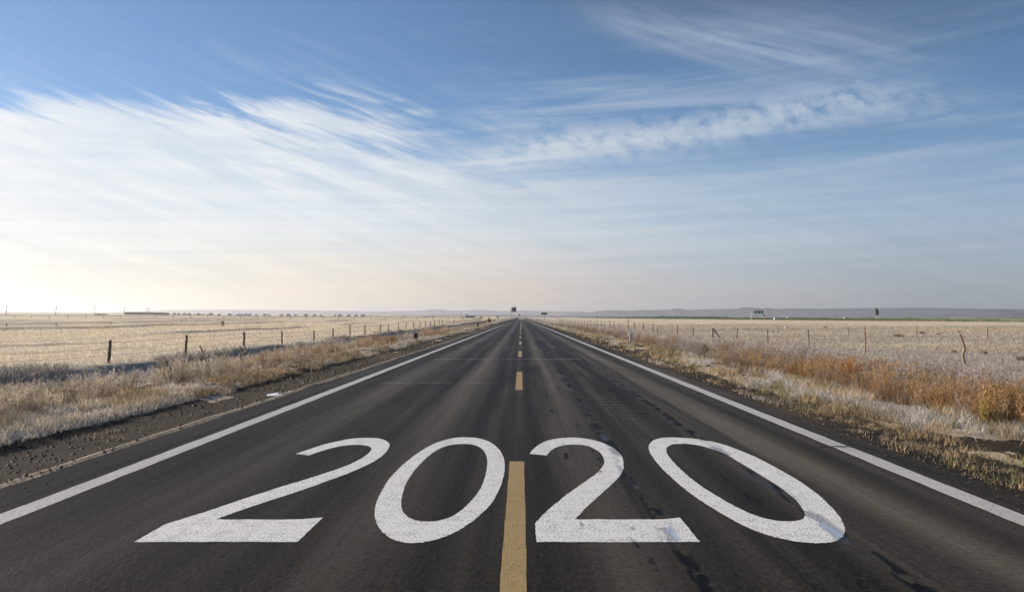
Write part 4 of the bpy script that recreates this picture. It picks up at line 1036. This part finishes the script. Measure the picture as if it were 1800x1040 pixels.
patch('ice_puddle', [(498, 691), (508, 687), (520, 685.2), (527, 686), (516, 689.5), (505, 692.5)], m_ice, -.035, 'slimmer frozen puddle touching the left edge of the asphalt', 'ice puddle')
tx, ty = gp(1440, 787); t2x, t2y = gp(1488, 786)
tag(MB().tube([(tx, ty, .008), ((tx+t2x)/2, (ty+t2y)/2+.02, .014), (t2x, t2y, .012), (t2x+.05, t2y+.06, .012)], [.003, .005, .006, .003], 5).build('twig', M_DARKSTEM), 'thin dark twig lying across the inner side of the right edge line', 'twig')
M_GRIT = simple('grit', (.09, .068, .05), .9, 0, .7, 40)
# loose stones on both dirt shoulders: one uncountable mass
nst = 11000; xa, ya = scatter(nst, 3.5, 45, 0, 1, 1.9)
left = RNG.random(nst) < .55
X_ = np.where(left, -4.62-xa*1.7, 4.25+xa*1.1); sz = (.006+.026*RNG.random(nst)**3.5)*np.clip(ya/12, 1, 2.2)
spill = np.arange(nst) < 1500                            # grit carried onto the edge of the asphalt
X_[spill] = np.where(left[spill], -4.55+.35*xa[spill]**2.5, 4.15-.3*xa[spill]**2.5); sz[spill] *= .5
zz = np.where(spill, .002, height(X_, ya)); o6 = np.array([(1, 0, 0), (-1, 0, 0), (0, 1, 0), (0, -1, 0), (0, 0, .7), (0, 0, -.6)]); f8 = np.array([(0, 2, 4), (2, 1, 4), (1, 3, 4), (3, 0, 4), (2, 0, 5), (1, 2, 5), (3, 1, 5), (0, 3, 5)])
v = np.stack([X_, ya, zz], -1)[:, None]+o6[None]*sz[:, None, None]*(.6+.8*RNG.random((nst, 6, 1)))
f = f8[None]+(np.arange(nst)*6)[:, None, None]
tag(mesh_np('gravel', v.reshape(-1, 3), f.reshape(-1, 3), M_GRIT), kind='stuff', label='loose dark grit and stones on the dirt shoulders', cat='gravel')

# ---------------------------------------------------------------- hills
def hill_material(name, a, b):
    m, k, p, _ = material(name); pos = k.new('ShaderNodeTexCoord').outputs['Object']; x, y, z = k.xyz(pos)
    n = k.noise(k.comb(k.mul(x, .004), k.mul(y, .004), k.mul(z, .03)), 1, 7, .65)
    k.put(p.inputs['Base Color'], k.mix(k.ss(n, .35, .65), a, b)); p.inputs['Roughness'].default_value = .95; p.inputs['Specular IOR Level'].default_value = .1
    return m
def hills(pts, Y, depth, mat, seed, mesa=True, base=-5):
    pxs = np.linspace(pts[0][0], pts[-1][0], 420); tops = np.interp(pxs, [q[0] for q in pts], [q[1] for q in pts])
    azs = np.array([az_at(q) for q in pxs]); H = (558.5-tops)/1500*Y+CAMH
    ts = np.array([-1, -.8, -.6, -.42, -.3, -.2, -.14, -.11, 0, .3, .6, 1.0])
    prof = np.array([0, .10, .24, .42, .58, .72, .84, 1.0, 1.0, .97, .8, 0]) if mesa else np.array([0, .12, .3, .5, .68, .82, .9, .95, 1.0, .8, .5, 0])
    V = []
    for j, (t, pf) in enumerate(zip(ts, prof)):
        gull = fbm(pxs*.09, np.full_like(pxs, t*2+5), seed, 5)
        yy = Y+depth*(t+(.22*(gull-.5)*(1-abs(2*pf-1))))
        hh = base+(H-base)*np.clip(pf+(gull-.5)*.30*(1 if 0 < pf < .9 else 0), 0, 1)
        V.append(np.stack([azs*yy, yy, hh], -1))
    V = np.array(V).reshape(-1, 3)
    o = mesh_np('hills', V, grid_faces(len(pxs), len(ts)), mat, smooth=False); return tag(o, kind='structure')
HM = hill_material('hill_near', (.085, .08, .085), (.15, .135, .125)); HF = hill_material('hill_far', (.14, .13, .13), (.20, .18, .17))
mes = [(985, 556), (1005, 551.5), (1035, 549.5), (1044, 548.5), (1047, 546.6), (1060, 546.6), (1063, 545), (1110, 546), (1130, 545), (1178, 544.5), (1182, 542.4), (1198, 542.4), (1203, 545), (1250, 543.5), (1295, 543), (1303, 540.6), (1330, 541), (1338, 542.6), (1345, 541.5), (1352, 541.5), (1359, 543), (1400, 542), (1430, 542.6), (1500, 542), (1545, 541.6), (1600, 541.2), (1650, 541.2), (1700, 542.5), (1800, 543.5), (1900, 545), (2050, 550)]
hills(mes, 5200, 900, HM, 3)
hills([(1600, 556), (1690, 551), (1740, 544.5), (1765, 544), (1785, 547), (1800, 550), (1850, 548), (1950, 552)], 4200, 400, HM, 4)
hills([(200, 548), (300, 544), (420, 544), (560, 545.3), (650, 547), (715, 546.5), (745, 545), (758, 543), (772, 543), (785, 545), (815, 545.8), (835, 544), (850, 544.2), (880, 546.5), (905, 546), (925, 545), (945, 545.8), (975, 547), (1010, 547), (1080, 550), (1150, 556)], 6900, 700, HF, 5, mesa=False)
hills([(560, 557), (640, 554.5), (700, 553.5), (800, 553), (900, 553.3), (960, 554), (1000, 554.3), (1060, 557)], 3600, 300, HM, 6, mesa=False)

# ---------------------------------------------------------------- haze
m = bpy.data.materials.new('haze'); m.use_nodes = True; m.node_tree.nodes.clear(); k = NT(m.node_tree)
pv = k.new('ShaderNodeVolumePrincipled'); pv.inputs['Color'].default_value = (.88, .92, 1.0, 1); pv.inputs['Density'].default_value = .00016; pv.inputs['Anisotropy'].default_value = .55
k.l.new(pv.outputs[0], k.new('ShaderNodeOutputMaterial').inputs['Volume'])
hz = MB().box(-13000, 13000, -60, 16500, -8, 88).build('haze', m); tag(hz, kind='stuff', label='thin pale morning haze over the plain', cat='haze')
